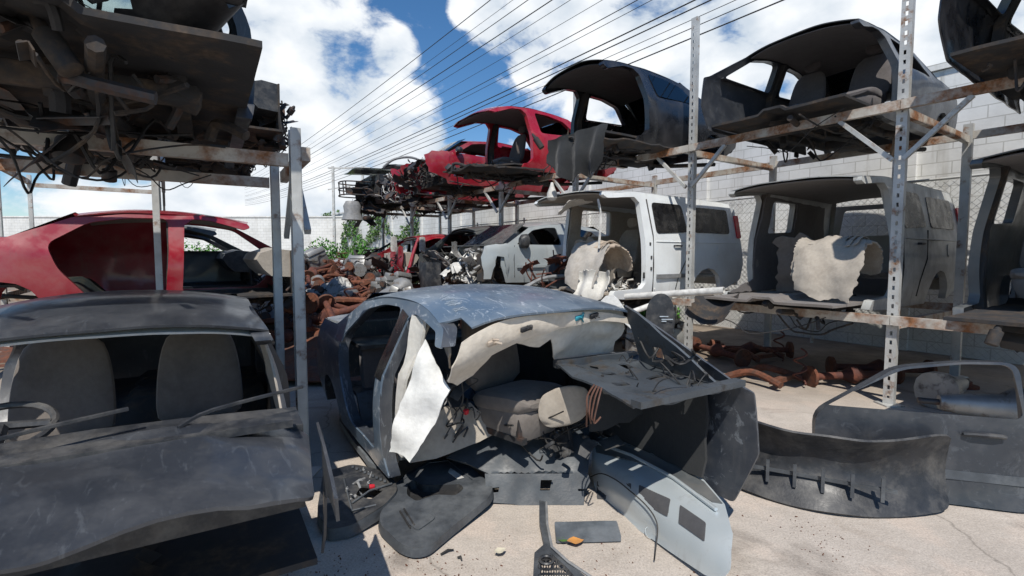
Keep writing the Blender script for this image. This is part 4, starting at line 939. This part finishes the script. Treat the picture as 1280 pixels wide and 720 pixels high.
# pale tubes stacked behind, right
for lab, a, b_, r_, d1, d2 in (('pale grey pipe, upper one of the two lying by the rack', (782, 371), (905, 363), .045, 6.9, 6.0), ('pale grey pipe, lower slanted one resting behind the sedan pillar', (782, 393), (850, 368), .035, 6.4, 6.6)):
    A_, B_ = WD(*a, d1), WD(*b_, d2); dd = (B_ - A_).normalized()
    n = 14; sd = dd.orthogonal().normalized(); sv = dd.cross(sd); m = MB()
    rg = lambda p, r: [p + (sd * math.cos(2 * math.pi * k / n) + sv * math.sin(2 * math.pi * k / n)) * r for k in range(n)]
    m.loft([rg(A_ + dd * .04, r_ * .75), rg(A_, r_ * .75), rg(A_, r_), rg(B_, r_), rg(B_, r_ * .75), rg(B_ - dd * .04, r_ * .75)]); o = m.build('steel_pipe', M_LTPL); recenter(o, A_); tag(o, lab, 'pipe', 'pale pipes by the rack')
# black round liner with pale marks
b = WD(826, 425, 5.2); b.z = max(b.z, .3)
cl = thing('wheel_liner', 'large black oval wheel liner with pale scuffs standing behind the sedan pillar', 'car part', b)
m = MB().sheet([(q[0], q[1]) for q in superring(0, .22, .155, .27, 2.2, 28)], lambda x, z: Vector((x, 1.2 * x * x + .2 * (z - .2) ** 2 , z)), sp=.05, thick=.015); m.build('body', M_BLK, cl)
m = MB()
for k, (x, z, l) in enumerate(((-.02, .25, .09), (-.0, .22, .12), (.0, .20, .05))): m.box((x + l / 2, 1.2 * x * x - .012, z), (l, .006, .009))
m.build('scuff_mark', M_CHALK, cl)
m = MB().box((0, .03, -.1), (.10, .1, b.z - .10), None, .01) if False else MB().bar((.0, .05, .1), (.05, .12, -b.z + .01), .05, .05); m.build('prop', M_IRON, cl)

# ------------------------------------------------------------------ left bay: two tier rack added to shade the sedan under it, second rack beyond
C2 = Vector((-2.32, 3.0, .18))
s2 = thing('sedan_shell', 'charcoal sedan shell in the shade under the left rack, left of the slate sedan', 'car', C2, math.atan2(Fm.y, Fm.x))
shell(s2, SED, M_DARK, near='L', cut=.35, near_holes='rwin', far_holes='front rear', liner=M_CREAM2, inner=M_UNDER, dash=M_BLK, dent=.008, firewall=False)
seat(s2, M_TAUPE, (.1, .35, 0)); seat(s2, M_TAUPE, (.1, -.35, 0))
m = MB().sheet(ragged([(0, 0), (.25, 0), (.45, .7), (.1, 1.0), (-.2, .85)], .02, .08, 3), lambda u, v: Vector((.35 + u, .66 + .2 * v + .02 * math.sin(10 * u), 1.08 - .85 * v)), sp=.06, thick=.012, rough=.02); m.build('hanging_liner', M_BEIGE, s2)
m = MB()
for y in (-.35, .3): m.tube(spline([(1.46, y, .80), (1.38, y + .12, .83), (1.30, y + .48, .86)], 4), .009, 5)
m.bar((1.5, -.7, .775), (1.5, .7, .775), .12, .03); m.build('wiper_cowl', M_BLK, s2)
m = MB(); c_ = Vector((.88, -.36, .74)); ax = Vector((.35, 0, 1)).normalized(); e1 = Vector((0, 1, 0)); e2 = ax.cross(e1)
m.tube([c_ + (e1 * math.cos(k * .2618) + e2 * math.sin(k * .2618)) * .18 for k in range(25)], .016, 7); m.tube([c_ - e1 * .17, c_ + e2 * .02, c_ + e1 * .17], .018, 6); m.tube([c_, c_ - ax * .0 + Vector((.14, 0, -.08))], .035, 8); m.build('steering_wheel', M_BLK, s2)
m = MB().sheet(rounded([(1.42, -.78), (2.05, -.70), (2.12, 0), (2.05, .70), (1.42, .78)], .05), lambda x, y: Vector((x, y, .78 - .10 * (x - 1.4) - .10 * abs(y / .8) ** 4 + .016 * (abs(abs(y) - .38) < .07) + .012 * (abs(y) < .30) + .03 * noise.noise(Vector((x * 3, y * 3, 1))))), sp=.08, thick=.012, rough=.02); m.build('hood', M_DARK, s2)
for sg in (1, -1):
    m = MB().sheet(ragged([(1.42, .1), (1.55, .42), (1.8, .54), (2.06, .57), (2.08, .66), (1.42, .72)], .01, .1, 3), lambda x, z: Vector((x, sg * (SED.hw(1.4, z) - .12 * (x - 1.4)), z)), sp=.08, thick=.012, rough=.02, flip=sg > 0); m.build('fender', M_DARK, s2)
# rack added over it to cast shade, axes: along Fm (depth) and Lm
lr_o = C2 + Lm * 1.02 - Fm * 1.5; lr_o.z = 0
lr = rack('storage_rack', 'added short steel rack bay on the left shading the charcoal sedan', lr_o, Fm, -Lm, [0, 1.3], 2.1, [2.45])
lc = thing('wrecked_car', 'added dark wreck on the deck of the short left rack, shading the charcoal sedan', 'car', C2 + Vector((-.25, .15, 2.34)), math.atan2(Fm.y, Fm.x))  # wreck added on the deck so the sedan below lies in shade
shell(lc, SED, M_DARK, near='L', cut=.35, near_holes='rwin', far_holes='window', dent=.02, firewall=False)
m = MB(); wires(m, 16, (1.0, -.7, .3), (1.5, .7, .7), (.005, .012), 77, .4); chunks(m, 20, (.9, -.7, .1), (1.5, .7, .35), .04, .16, 78); m.build('dash_wiring', M_WIRE, lc); under(lc, 223); junk(lc, 'hanging_parts', [M_IRON, M_WIRE], 24, (-.9, -.8, -.3), (1.2, .7, .1), 225, 16, .25)
# farther left rack
Ro = Vector((-4.9, 7.0, 0))
rack('storage_rack', 'farther steel rack on the left side of the aisle holding the red wreck', Ro - U * 1.4, U, -V, [0, 2.6, 5.2, 7.8], 2.3, [Z1, Z2])
RZ2 = math.atan2(V.y, V.x)
def lcar(label, s, t, z, paint_m, seed, prof=SED, **k):
    c = thing('wrecked_car', label, 'car', Ro - U * 1.4 + U * s - V * t + Vector((0, 0, z + .01)), RZ2, 'wrecked cars on the farther left rack')
    shell(c, prof, paint_m, near='R', **k); under(c, seed); junk(c, 'engine_bay_debris', [M_IRON, M_WIRE], 34, (1.38, -.7, -.05), (1.62, .7, .5), seed + 2, 20, .16); return c
lcar('dull red wreck with open nose on the lower tier of the farther left rack', 1.3, -.1, Z1, M_RED2, 301, cut=.5, near_holes='rear', far_holes='front', liner=M_BEIGE, dash=M_BEIGE, dent=.02)
lcar('grey wreck next to the dull red one on the farther left rack', 3.9, .1, Z1, M_GREYP, 311, cut=.5, near_holes='rwin', far_holes='window', dent=.02)
lcar('black wreck above the dull red one on the farther left rack', 1.3, .0, Z2, M_BLACKP, 321, cut=.5, near_holes='rwin', far_holes='window', dent=.03)
lcar('charcoal wreck above the grey one on the farther left rack', 3.9, .1, Z2, M_DARK, 331, cut=.5, near_holes='rwin', far_holes='window', dent=.03)
lcar('dark slate wreck at the distant end of the farther left rack, lower tier', 6.5, .0, Z1, M_SLATED, 341, cut=.5, near_holes='rwin', far_holes='window', dent=.02)

# right foreground: dark body parts beside the sedan front
rb_ = WZ(1010, 640, 0)
rp = thing('bumper_cover', 'large black bumper cover lying on the concrete right of the silver panel', 'car part', rb_, -.5)
m = MB(); m.sheet(rounded(rect(-.8, 0, .8, 1), .08), lambda x, v: Vector((x, .35 * (x / .8) ** 2 * 1.2 + .16 * math.sin(v * 3), .02 + .48 * v)), [], sp=.07, thick=.015, rough=.02); m.build('body', M_BLK, rp)
m = MB(); m.box((0, .12, .19), (.95, .02, .02))
for k in range(6): m.box((-.4 + .16 * k, .08 + .18 * ((-.4 + .16 * k) ** 2), .19), (.02, .02, .15))
m.build('grille_bar', M_BLKS, rp)
hb = WZ(1165, 640, 0)
hh = thing('car_door', 'dark grey detached car door with empty window leaning behind the bumper cover', 'car door', hb, -.3, None)
dtilt = lambda x, z, off=0: Vector((-(x - .7), .35 * z + .10 * math.cos(z * 2.6) + off, (z - .13) * .95 + .01))
m = MB(); m.sheet(rounded(SED.front_hole, .09), lambda x, z: dtilt(x, z), [rounded(SED.front_win, .06)], sp=.07, thick=.012, rough=.01)
lp = resample(rounded(SED.front_hole, .09), .07); m.strip([dtilt(x, z) for x, z in lp], [dtilt(x, z, .07) for x, z in lp]); m.build('door_skin', M_DARK, hh)
m = MB().tube([dtilt(.25, .62, -.03), dtilt(.3, .63, -.05), dtilt(.42, .63, -.05), dtilt(.47, .62, -.03)], .016, 8); m.build('handle', M_BLK, hh)
m = MB().sheet(rect(.14, .3, 1.3, .36), lambda x, z: dtilt(x, z, -.012), sp=.2, thick=.01); m.build('rub_strip', M_BLKS, hh)
# ------------------------------------------------------------------ walls, fence, plants
n = NT('white_wall'); br = n.t.nodes.new('ShaderNodeTexBrick'); n.t.links.new(n.tc.outputs['Object'], br.inputs[0])
wcol = n.ramp(n.noise(.7, 7, .65), [(.3, (.55, .55, .53)), (.6, (.74, .74, .72))])
mpw = n.t.nodes.new('ShaderNodeMapping'); mpw.inputs['Rotation'].default_value = (math.pi / 2, 0, 0); n.t.links.new(n.tc.outputs['Object'], mpw.inputs[0]); n.t.links.new(mpw.outputs[0], br.inputs[0])
br.inputs['Scale'].default_value = 1.0; br.inputs['Brick Width'].default_value = .4; br.inputs['Row Height'].default_value = .2; br.inputs['Mortar Size'].default_value = .008
br.inputs['Color1'].default_value = (1, 1, 1, 1); br.inputs['Color2'].default_value = (.93, .93, .93, 1); br.inputs['Mortar'].default_value = (.66, .65, .63, 1)
wcol = n.mix(1.0, wcol, br.outputs['Color'], 'MULTIPLY')
st_ = n.ramp(n.noise(2.5, 6, .7, 0, 'Object', (1, 1, .08)), [(.56, 0.0), (.7, .5)])
n.set('Base Color', n.mix(st_, wcol, (.33, .31, .27))); n.set('Roughness', .85); n.bump(n.noise(20, 5), .25, .01); M_WALL = n.m
wall = thing('boundary_wall', 'tall white boundary wall of panels running behind the long rack', 'wall', RK(-14, 4.2), math.atan2(U.y, U.x))
L = 95
m = MB().box((L / 2, 0, 2.35), (L, .2, 4.7)); m.build('wall_face', M_WALL, wall)
m = MB().box((L / 2, 0, 4.76), (L + .1, .3, .1)); m.build('coping', M_WALL, wall)
for k in range(24): MB().box((2 + 4 * k, .1, 2.3), (.28, .14, 4.6)).build('pier', M_WALL, wall)
fence = thing('chain_link_fence', 'grey chain link fence standing in front of the white wall behind the rack', 'fence', RK(-9, 3.6), math.atan2(U.y, U.x))
m = MB(); h = 2.75; Lf = 22; sp = .11
k = -h
while k < Lf:
    for sg in (1, -1):
        a0, z0, a1, z1 = (k, 0, k + h, h) if sg > 0 else (k, h, k + h, 0)
        if a0 < 0: z0 += sg * (-a0); a0 = 0
        if a1 > Lf: z1 -= sg * (a1 - Lf); a1 = Lf
        m.tube([(a0, .004 * sg, z0 + .1), (a1, .004 * sg, z1 + .1)], .0035, 3, False)
    k += sp
m.build('wire_mesh', M_GALV, fence, False)
for k in range(8): MB().cyl((k * 3.1, .05, 0), (k * 3.1, .05, 2.95), .03, 10).build('post', M_GALV, fence)
MB().cyl((0, .05, 2.86), (Lf, .05, 2.86), .022, 8).build('top_rail', M_GALV, fence)

def leaves(mb, n, fn, size, q):
    for _ in range(n):
        r = fn(q)
        if r is None: continue
        e = Euler((q.uniform(-1.2, 1.2), q.uniform(-1.2, 1.2), q.uniform(0, 6.3))).to_matrix(); s = size * q.uniform(.6, 1.5)
        mb.add([r + e @ Vector(p) * s for p in ((-1, 0, 0), (0, -.45, .12), (1, 0, -.1), (0, .45, .12))], [(0, 1, 2), (0, 2, 3)])
    return mb
ivy = MB(); q = random.Random(11)
def ivyp(q):
    s = q.uniform(16, 62); z = q.uniform(0, 5) ; d = noise.noise(Vector((s * .35, z * .8, 3))) + .5 * noise.noise(Vector((s * 1.2, z * 1.5, 9)))
    if d < -.12 + .12 * z * .3: return None
    return RK(s, 4.06 - q.uniform(0, .25) , z)
leaves(ivy, 26000, ivyp, .10, q); o = ivy.build('wall_ivy', M_LEAF, None, False); recenter(o, RK(30, 4.0, 0)); tag(o, 'patchy green ivy climbing the far part of the white wall', 'ivy', None)
def bush(label, c, rx, ry, h, n, seed, mat=M_GRASS, size=.07):
    q = random.Random(seed); m = MB(); c = Vector(c)
    def fn(q):
        a = q.uniform(0, 6.283); r = q.random() ** .5; z = q.random() ** 1.1
        hh = h * (.65 + .5 * noise.noise(Vector((math.cos(a) * r * 2 + seed, math.sin(a) * r * 2, 1))))
        k = noise.noise(Vector((math.cos(a) * r * rx * 1.6, math.sin(a) * r * ry * 1.6, z * h * 1.6 + seed)))
        if k < -.15: return None
        return Vector((math.cos(a) * r * rx, math.sin(a) * r * ry, z * hh * (1.05 - .45 * r * r)))
    t = thing('bush', label, 'bush', c)
    leaves(m, n, fn, size, q).build('foliage', mat, t, False)
    m = MB()
    for _ in range(24):
        a = q.uniform(0, 6.28); d = Vector((math.cos(a) * rx * .5, math.sin(a) * ry * .5, h * .6)); m.tube([Vector((d.x * .3, d.y * .3, 0)), d * .6 + Vector((0, 0, .2)), d], [.025, .016, .006], 5)
    m.build('stem', M_RUST, t)
bush('bright green bush by the ivy wall at the end of the rack', (-7.7, 22.5, 0), 2.6, 1.8, 3.0, 16000, 5)
bush('wide green bush left of the bright bush, beyond the scrap heap', (-14.5, 24.0, 0), 4.0, 2.2, 2.6, 14000, 6)
bush('low green weed clump under the end of the long rack', RK(12.5, .5), 1.4, 1.0, 1.1, 5000, 8)
bush('small green weed clump under the white SUV beside the pipes', WZ(812, 405, 0) + Vector((.3, .9, 0)), 1.0, .6, .62, 3500, 9, M_GRASS, .05)
# steel frame above the far wall
sf = thing('gantry', 'thin white steel gantry rising above the far end of the wall', 'gantry', RK(30, 6))
D0 = RK(30, 6)
G0 = [WD(x, y, 33) - D0 for x, y in ((420, 210), (453, 210), (462, 210), (420, 252), (453, 262), (462, 240))]
for a, b_ in ((WD(453, 208, 33), None), (WD(416, 208, 33), None)):
    MB().bar(Vector((a.x, a.y, 0)) - D0, a - D0, .14, .14).build('upright', M_GALV, sf)
MB().bar(WD(410, 210, 33) - D0, WD(463, 210, 33) - D0, .1, .1).build('top_rail', M_GALV, sf); MB().bar(WD(410, 237, 33) - D0, WD(463, 228, 33) - D0, .06, .06).build('cross_rail', M_GALV, sf)
far = thing('yard_wall', 'weathered white cross wall closing the yard on the far left', 'wall', (-34, 36, 0), 0)
MB().box((8, 0, 2.2), (40, .25, 4.4)).build('wall_face', M_WALL, far); MB().box((8, 0, 4.45), (40.2, .35, .1)).build('coping', M_WALL, far)

# scrap heap
prot = []
def proto(name, label, fn):
    root = thing(name, label, 'car part', (0, 0, 0), 0, 'scrapped engine and axle parts in the heap'); fn(root); prot.append(root)
def f_engine(r):
    m = MB().box((0, 0, .22), (.5, .38, .34), None, .03); m.box((0, .12, .42), (.46, .16, .12), (.35, 0, 0), .02); m.box((0, -.12, .42), (.46, .16, .12), (-.35, 0, 0), .02); m.build('block', M_ALU, r)
    m = MB()
    for y, z, q_ in ((0, .2, .1), (.12, .34, .06), (-.13, .32, .06)): m.cyl((.25, y, z), (.31, y, z), q_, 14)
    m.build('pulley', M_IRON, r)
    m = MB(); wires(m, 7, (-.25, -.25, .2), (.3, .25, .5), (.008, .02), 3, .1); m.build('hose', M_RUB, r)
def f_gear(r):
    m = MB().loft([[Vector((x, q[0], .2 + q[1])) for q in superring(0, 0, a, b, 2.4, 14)] for x, a, b in ((-.3, .2, .2), (-.2, .2, .2), (-.1, .14, .13), (.2, .1, .1), (.38, .07, .07))]); m.build('housing', M_ALU, r)
    m = MB().cyl((.38, 0, .2), (.55, 0, .2), .03, 10); m.build('shaft', M_IRON, r)
def f_axle(r):
    m = MB().tube([(-.6, 0, .12), (-.15, 0, .12), (0, 0, .13), (.15, 0, .12), (.6, 0, .12)], [.045, .05, .12, .05, .045], 10); m.build('tube', M_RUSTR, r)
    for x in (-.6, .6): MB().cyl((x - .02, 0, .12), (x + .02, 0, .12), .14, 18).build('brake_disc', M_RUST, r)
def f_disc(r):
    m = MB().loft([[Vector((q[0], q[1], z)) for q in superring(0, 0, a, a, 2, 20)] for z, a in ((0, .15), (.03, .15), (.03, .085), (.08, .08), (.08, .035), (.02, .035))]); m.build('rotor', M_RUSTR, r)
def f_sub(r):
    m = MB()
    for y in (-.3, .3): m.tube(spline([(-.4, y, .05), (-.1, y * .7, .16), (.3, y, .08)]), .045, 8)
    m.bar((-.35, -.3, .08), (-.35, .3, .08), .08, .06); m.bar((.2, -.3, .1), (.2, .3, .1), .08, .06); m.build('subframe_rail', M_RUST, r)
    m = MB(); pts = [Vector((.35 + .07 * math.cos(t), .1 + .07 * math.sin(t), .05 + .03 * t)) for t in [k * .5 for k in range(30)]]; m.tube(pts, .013, 5); m.build('coil_spring', M_RUSTR, r)
proto('engine_block', 'greasy alloy engine block lying in the scrap heap', f_engine)
proto('gearbox', 'dull alloy gearbox casing lying in the scrap heap', f_gear)
proto('axle', 'red brown rusted axle with discs lying in the scrap heap', f_axle)
proto('brake_disc', 'red brown rusted brake disc lying in the scrap heap', f_disc)
proto('subframe', 'rusty subframe with a coil spring lying in the scrap heap', f_sub)
def mound(x, y): 
    d = 1.3 * math.exp(-((x + 5.6) / 3.6) ** 2 - ((y - 15.0) / 5.2) ** 2) + .65 * math.exp(-((x + 2.75) / .9) ** 2 - ((y - 8.9) / 2.4) ** 2)
    return max(0, d - .08) + .12 * d * noise.noise(Vector((x * 1.3, y * 1.3, 0)))
m = MB().sheet(rect(-11, 6.2, -1.3, 23), lambda x, y: Vector((x, y, mound(x, y) - .03 + .08 * (mound(x, y) > .04) * noise.noise(Vector((x * 5, y * 5, 2))))), sp=.16, thick=.02)
chunks(m, 700, (-8.5, 8.5, .2), (-2.6, 18, .3), .06, .25, 77)
for i, v in enumerate(m.v): pass
o = m.build('scrap_mass', M_RUST); o['kind'] = 'stuff'; o['label'] = 'compacted rusty scrap forming the base of the parts heap'; o['category'] = 'scrap heap'
# seat the loose scrap on the mound
me = o.data
q = random.Random(21); placed = 0
def dup(root):
    r = root.copy(); COL.objects.link(r)
    for ch in root.children:
        c_ = ch.copy(); COL.objects.link(c_); c_.parent = r
    return r
first = {k: True for k in range(5)}
tries = 0
while placed < 150 and tries < 4000:
    tries += 1
    y = q.uniform(7.4, 20); px = q.uniform(330, 505) if q.random() < .8 else q.uniform(200, 330); x = (px - 640) / F * y
    z = mound(x, y)
    if z < .05 or x > -1.55 - .08 * 0: continue
    if (Vector((x, y, 0)) - P0).dot(V) > -.5 and (Vector((x, y, 0)) - P0).dot(U) < 11: continue
    k = q.choice([0, 0, 1, 2, 2, 3, 3, 3, 4, 4]); r = prot[k] if first[k] else dup(prot[k]); first[k] = False
    r.location = (x, y, z - .02 + .12 * q.random()); r.rotation_euler = (q.uniform(-.5, .5), q.uniform(-.5, .5), q.uniform(0, 6.28)); s_ = q.uniform(.85, 1.25); r.scale = (s_, s_, s_); placed += 1

names_ = ['alloy engine block standing on the dirt under the long rack', 'gearbox casing lying on the dirt under the long rack', 'rusted axle lying on the dirt under the long rack', 'rusted brake disc lying on the dirt under the long rack', 'rusty subframe lying on the dirt under the long rack']
for k in range(26):
    kind = q.choice([0, 1, 2, 3, 3, 4]); r = dup(prot[kind]); r.location = RK(q.uniform(-7.5, 2), q.uniform(-.2, 2.0), 0); r.rotation_euler = (0, 0, q.uniform(0, 6.28)); r.scale = (1, 1, 1)
    r['label'] = names_[kind]; r['group'] = 'loose parts on the dirt under the long rack'

# ------------------------------------------------------------------ cables
cabs = [(613, 0), (641, 0), (660, 0), (690, 0), (713, 0), (753, 0), (797, 0), (815, 0), (842, 13), (842, 22), (842, 35), (842, 45), (842, 57)]
for i, (x, y) in enumerate(cabs):
    rr = ray(x, y); lam = 14.0 / (rr.x * V.x + rr.y * V.y); p = Vector((0, 0, CAMH)) + rr * lam
    off = p.dot(V); z = p.z; pts = []
    for k in range(41):
        s = -50 + 4.2 * k; sag = -.55 * (1 - (((s + 50) % 42) / 21 - 1) ** 2) * 0
        pts.append(V * off + U * s + Vector((0, 0, z + .0009 * (s - p.dot(U)) * (s - p.dot(U)) * .35)))
    o = MB().tube(pts, (.024, .012, .020, .026, .013, .011, .017, .012, .024, .022, .011, .014, .021)[i], 6).build('power_line', M_WIRE); recenter(o, pts[0])
    tag(o, 'thin black overhead power line crossing the sky parallel to the rack', 'power line', 'overhead power lines')

# ------------------------------------------------------------------ ground
n = NT('concrete')
c1 = n.ramp(n.noise(.9, 8, .65), [(.3, (.40, .35, .295)), (.7, (.60, .535, .46))])
c2 = n.ramp(n.noise(5, 8, .7), [(.35, (.40, .35, .305)), (.7, (.58, .515, .455))])
cc = n.mix(.5, c1, c2)
sp_n = n.ramp(n.noise(38, 3, .6), [(.66, 0.0), (.72, 1.0)])
cc = n.mix(sp_n, cc, (.30, .25, .21))
stn = n.ramp(n.noise(1.6, 6, .7, .6), [(.58, 0.0), (.75, .65)])
cc = n.mix(stn, cc, (.34, .27, .21))
pat = n.ramp(n.noise(2.3, 5, .6), [(.52, 0.0), (.62, .55)]); cc = n.mix(pat, cc, (.60, .50, .42))
oil = n.ramp(n.noise(1.15, 6, .62, .8), [(.57, 0.0), (.68, .75)]); cc = n.mix(oil, cc, (.20, .17, .145))
fin = n.ramp(n.noise(90, 4, .7), [(.35, .72), (.6, 1.0)]); cc = n.mix(1.0, cc, fin, 'MULTIPLY')
vr = n.t.nodes.new('ShaderNodeTexVoronoi'); vr.feature = 'DISTANCE_TO_EDGE'; vr.inputs['Scale'].default_value = .5
wv = n.t.nodes.new('ShaderNodeTexNoise'); wv.inputs['Scale'].default_value = 2.2; wv.inputs['Detail'].default_value = 8; n.t.links.new(n.tc.outputs['Object'], wv.inputs['Vector'])
va = n.t.nodes.new('ShaderNodeMix'); va.data_type = 'VECTOR'; va.inputs[0].default_value = .25; n.t.links.new(n.tc.outputs['Object'], va.inputs[4]); n.t.links.new(wv.outputs['Color'], va.inputs[5]); n.t.links.new(va.outputs[1], vr.inputs['Vector'])
cc = n.mix(n.ramp(vr.outputs['Distance'], [(.0012, .5), (.004, 0.0)]), cc, (.10, .085, .07))
geo = n.t.nodes.new('ShaderNodeSeparateXYZ'); n.t.links.new(n.tc.outputs['Object'], geo.inputs[0])
mr = n.t.nodes.new('ShaderNodeMapRange'); mr.inputs[1].default_value = 5.0; mr.inputs[2].default_value = 7.5; n.t.links.new(geo.outputs[1], mr.inputs[0])
cc = n.mix(mr.outputs[0], cc, n.ramp(n.noise(2, 8, .7), [(.3, (.12, .09, .065)), (.7, (.28, .23, .18))]))
n.set('Base Color', cc); n.set('Roughness', .9); n.bump(n.noise(14, 10, .7), .45, .02); M_GROUND = n.m
m = MB(); 
m.sheet(rect(-14, -4, 14, 22), lambda x, y: Vector((x, y, .006 * noise.noise(Vector((x, y, 0))) )), sp=.5, thick=.02)
m.box((0, 180, -.06), (900, 900, .04))
g = m.build('ground', M_GROUND); g['kind'] = 'structure'; g['label'] = 'pale stained concrete yard floor'; 
# grit on the concrete
m = MB(); q = random.Random(9); k_ = 0
while k_ < 1500:
    p = WZ(q.uniform(300, 1100), 560 + 175 * q.random() ** .8, .003)
    if noise.noise(Vector((p.x * 2.5, p.y * 2.5, 4))) < q.uniform(-.1, .55): continue
    s = .0012 + .006 * q.random() ** 4; m.box(p, (s, s * q.uniform(.5, 2.2), s * .6), (q.random(), q.random(), q.random() * 3)); k_ += 1
o = m.build('grit', M_RUST); o['kind'] = 'stuff'; o['label'] = 'fine dark grit scattered on the concrete'

# ------------------------------------------------------------------ sky, sun
SUN_EL, SUN_AZ = R(54), R(186)     # azimuth measured clockwise from +y (north): sun to the right, a touch behind
w = bpy.data.worlds.new('World'); sc.world = w; w.use_nodes = True; t = w.node_tree; t.nodes.clear()
out = t.nodes.new('ShaderNodeOutputWorld'); bg = t.nodes.new('ShaderNodeBackground'); t.links.new(bg.outputs[0], out.inputs[0])
sky = t.nodes.new('ShaderNodeTexSky'); sky.sky_type = 'NISHITA'; sky.sun_disc = False; sky.sun_elevation = SUN_EL; sky.sun_rotation = SUN_AZ
sky.air_density = 1.0; sky.dust_density = .15; sky.ozone_density = 3.5
tc = t.nodes.new('ShaderNodeTexCoord')
def N(kind, **k):
    n = t.nodes.new(kind)
    for a, v in k.items(): setattr(n, a, v)
    return n
def math_(op, a, b=None, clamp=False):
    n = N('ShaderNodeMath', operation=op, use_clamp=clamp)
    for i, v in enumerate((a, b)):
        if v is None: continue
        if isinstance(v, (int, float)): n.inputs[i].default_value = v
        else: t.links.new(v, n.inputs[i])
    return n.outputs[0]
def blob(px, py, r0, r1):
    """soft patch of cloud round a direction of the sky"""
    d = ray(px, py).normalized(); vm = N('ShaderNodeVectorMath', operation='DOT_PRODUCT'); t.links.new(tc.outputs['Generated'], vm.inputs[0]); vm.inputs[1].default_value = d
    mp = N('ShaderNodeMapRange'); mp.interpolation_type = 'SMOOTHSTEP'; t.links.new(vm.outputs['Value'], mp.inputs[0])
    mp.inputs[1].default_value = math.cos(R(r1)); mp.inputs[2].default_value = math.cos(R(r0)); return mp.outputs[0]
acc = None
for b_ in ((458, 165, 0, 12), (436, 120, 0, 4), (492, 66, 0, 4), (505, 200, 0, 9), (445, 215, 0, 13), (540, 225, 0, 8), (700, 0, 0, 10), (775, 30, 0, 10), (630, 25, 0, 6), (595, 5, 0, 4), (665, 75, 0, 4), (850, 60, 0, 11), (300, 150, 0, 26), (1050, 60, 0, 42)):
    v = blob(*b_); acc = v if acc is None else math_('MAXIMUM', acc, v)
mp = N('ShaderNodeMapping'); mp.inputs['Scale'].default_value = (1, 1, 1.5); t.links.new(tc.outputs['Generated'], mp.inputs[0])
nz = N('ShaderNodeTexNoise'); nz.inputs['Scale'].default_value = 9; nz.inputs['Detail'].default_value = 12; nz.inputs['Roughness'].default_value = .6; nz.inputs['Distortion'].default_value = .25; t.links.new(mp.outputs[0], nz.inputs['Vector'])
nz2 = N('ShaderNodeTexNoise'); nz2.inputs['Scale'].default_value = 9; nz2.inputs['Detail'].default_value = 8; t.links.new(mp.outputs[0], nz2.inputs['Vector'])
dens = math_('ADD', math_('MULTIPLY', acc, .60), math_('MULTIPLY', nz.outputs['Fac'], 1.25))
mask = N('ShaderNodeMapRange'); mask.interpolation_type = 'SMOOTHSTEP'; mask.inputs[1].default_value = .90; mask.inputs[2].default_value = 1.14; t.links.new(dens, mask.inputs[0])
cr = N('ShaderNodeValToRGB'); cr.color_ramp.elements[0].position = .35; cr.color_ramp.elements[0].color = (5.4, 6.1, 6.9, 1); cr.color_ramp.elements[1].position = .62; cr.color_ramp.elements[1].color = (8.6, 8.8, 9.0, 1); t.links.new(nz2.outputs['Fac'], cr.inputs[0])
mx = N('ShaderNodeMix', data_type='RGBA'); t.links.new(mask.outputs[0], mx.inputs[0]); hs_ = N('ShaderNodeHueSaturation'); hs_.inputs['Saturation'].default_value = 1.22; hs_.inputs['Value'].default_value = 1.02; t.links.new(sky.outputs[0], hs_.inputs['Color']); t.links.new(hs_.outputs[0], mx.inputs[6]); t.links.new(cr.outputs[0], mx.inputs[7])
t.links.new(mx.outputs[2], bg.inputs[0]); bg.inputs[1].default_value = .1
sd = bpy.data.lights.new('sun', 'SUN'); sd.energy = 4.2; sd.angle = R(.53); sd.color = (1, .95, .87)
so = bpy.data.objects.new('sun', sd); COL.objects.link(so)
dirv = Vector((math.sin(SUN_AZ) * math.cos(SUN_EL), math.cos(SUN_AZ) * math.cos(SUN_EL), math.sin(SUN_EL)))
so.rotation_euler = (-dirv).to_track_quat('-Z', 'Y').to_euler(); so.location = dirv * 30

sc.render.engine = 'CYCLES'; sc.cycles.use_denoising = True
try: sc.cycles.max_bounces = 6; sc.cycles.transparent_max_bounces = 12
except Exception: pass
sc.view_settings.view_transform = 'Standard'; sc.view_settings.look = 'None'; sc.view_settings.exposure = .26; sc.view_settings.gamma = 1
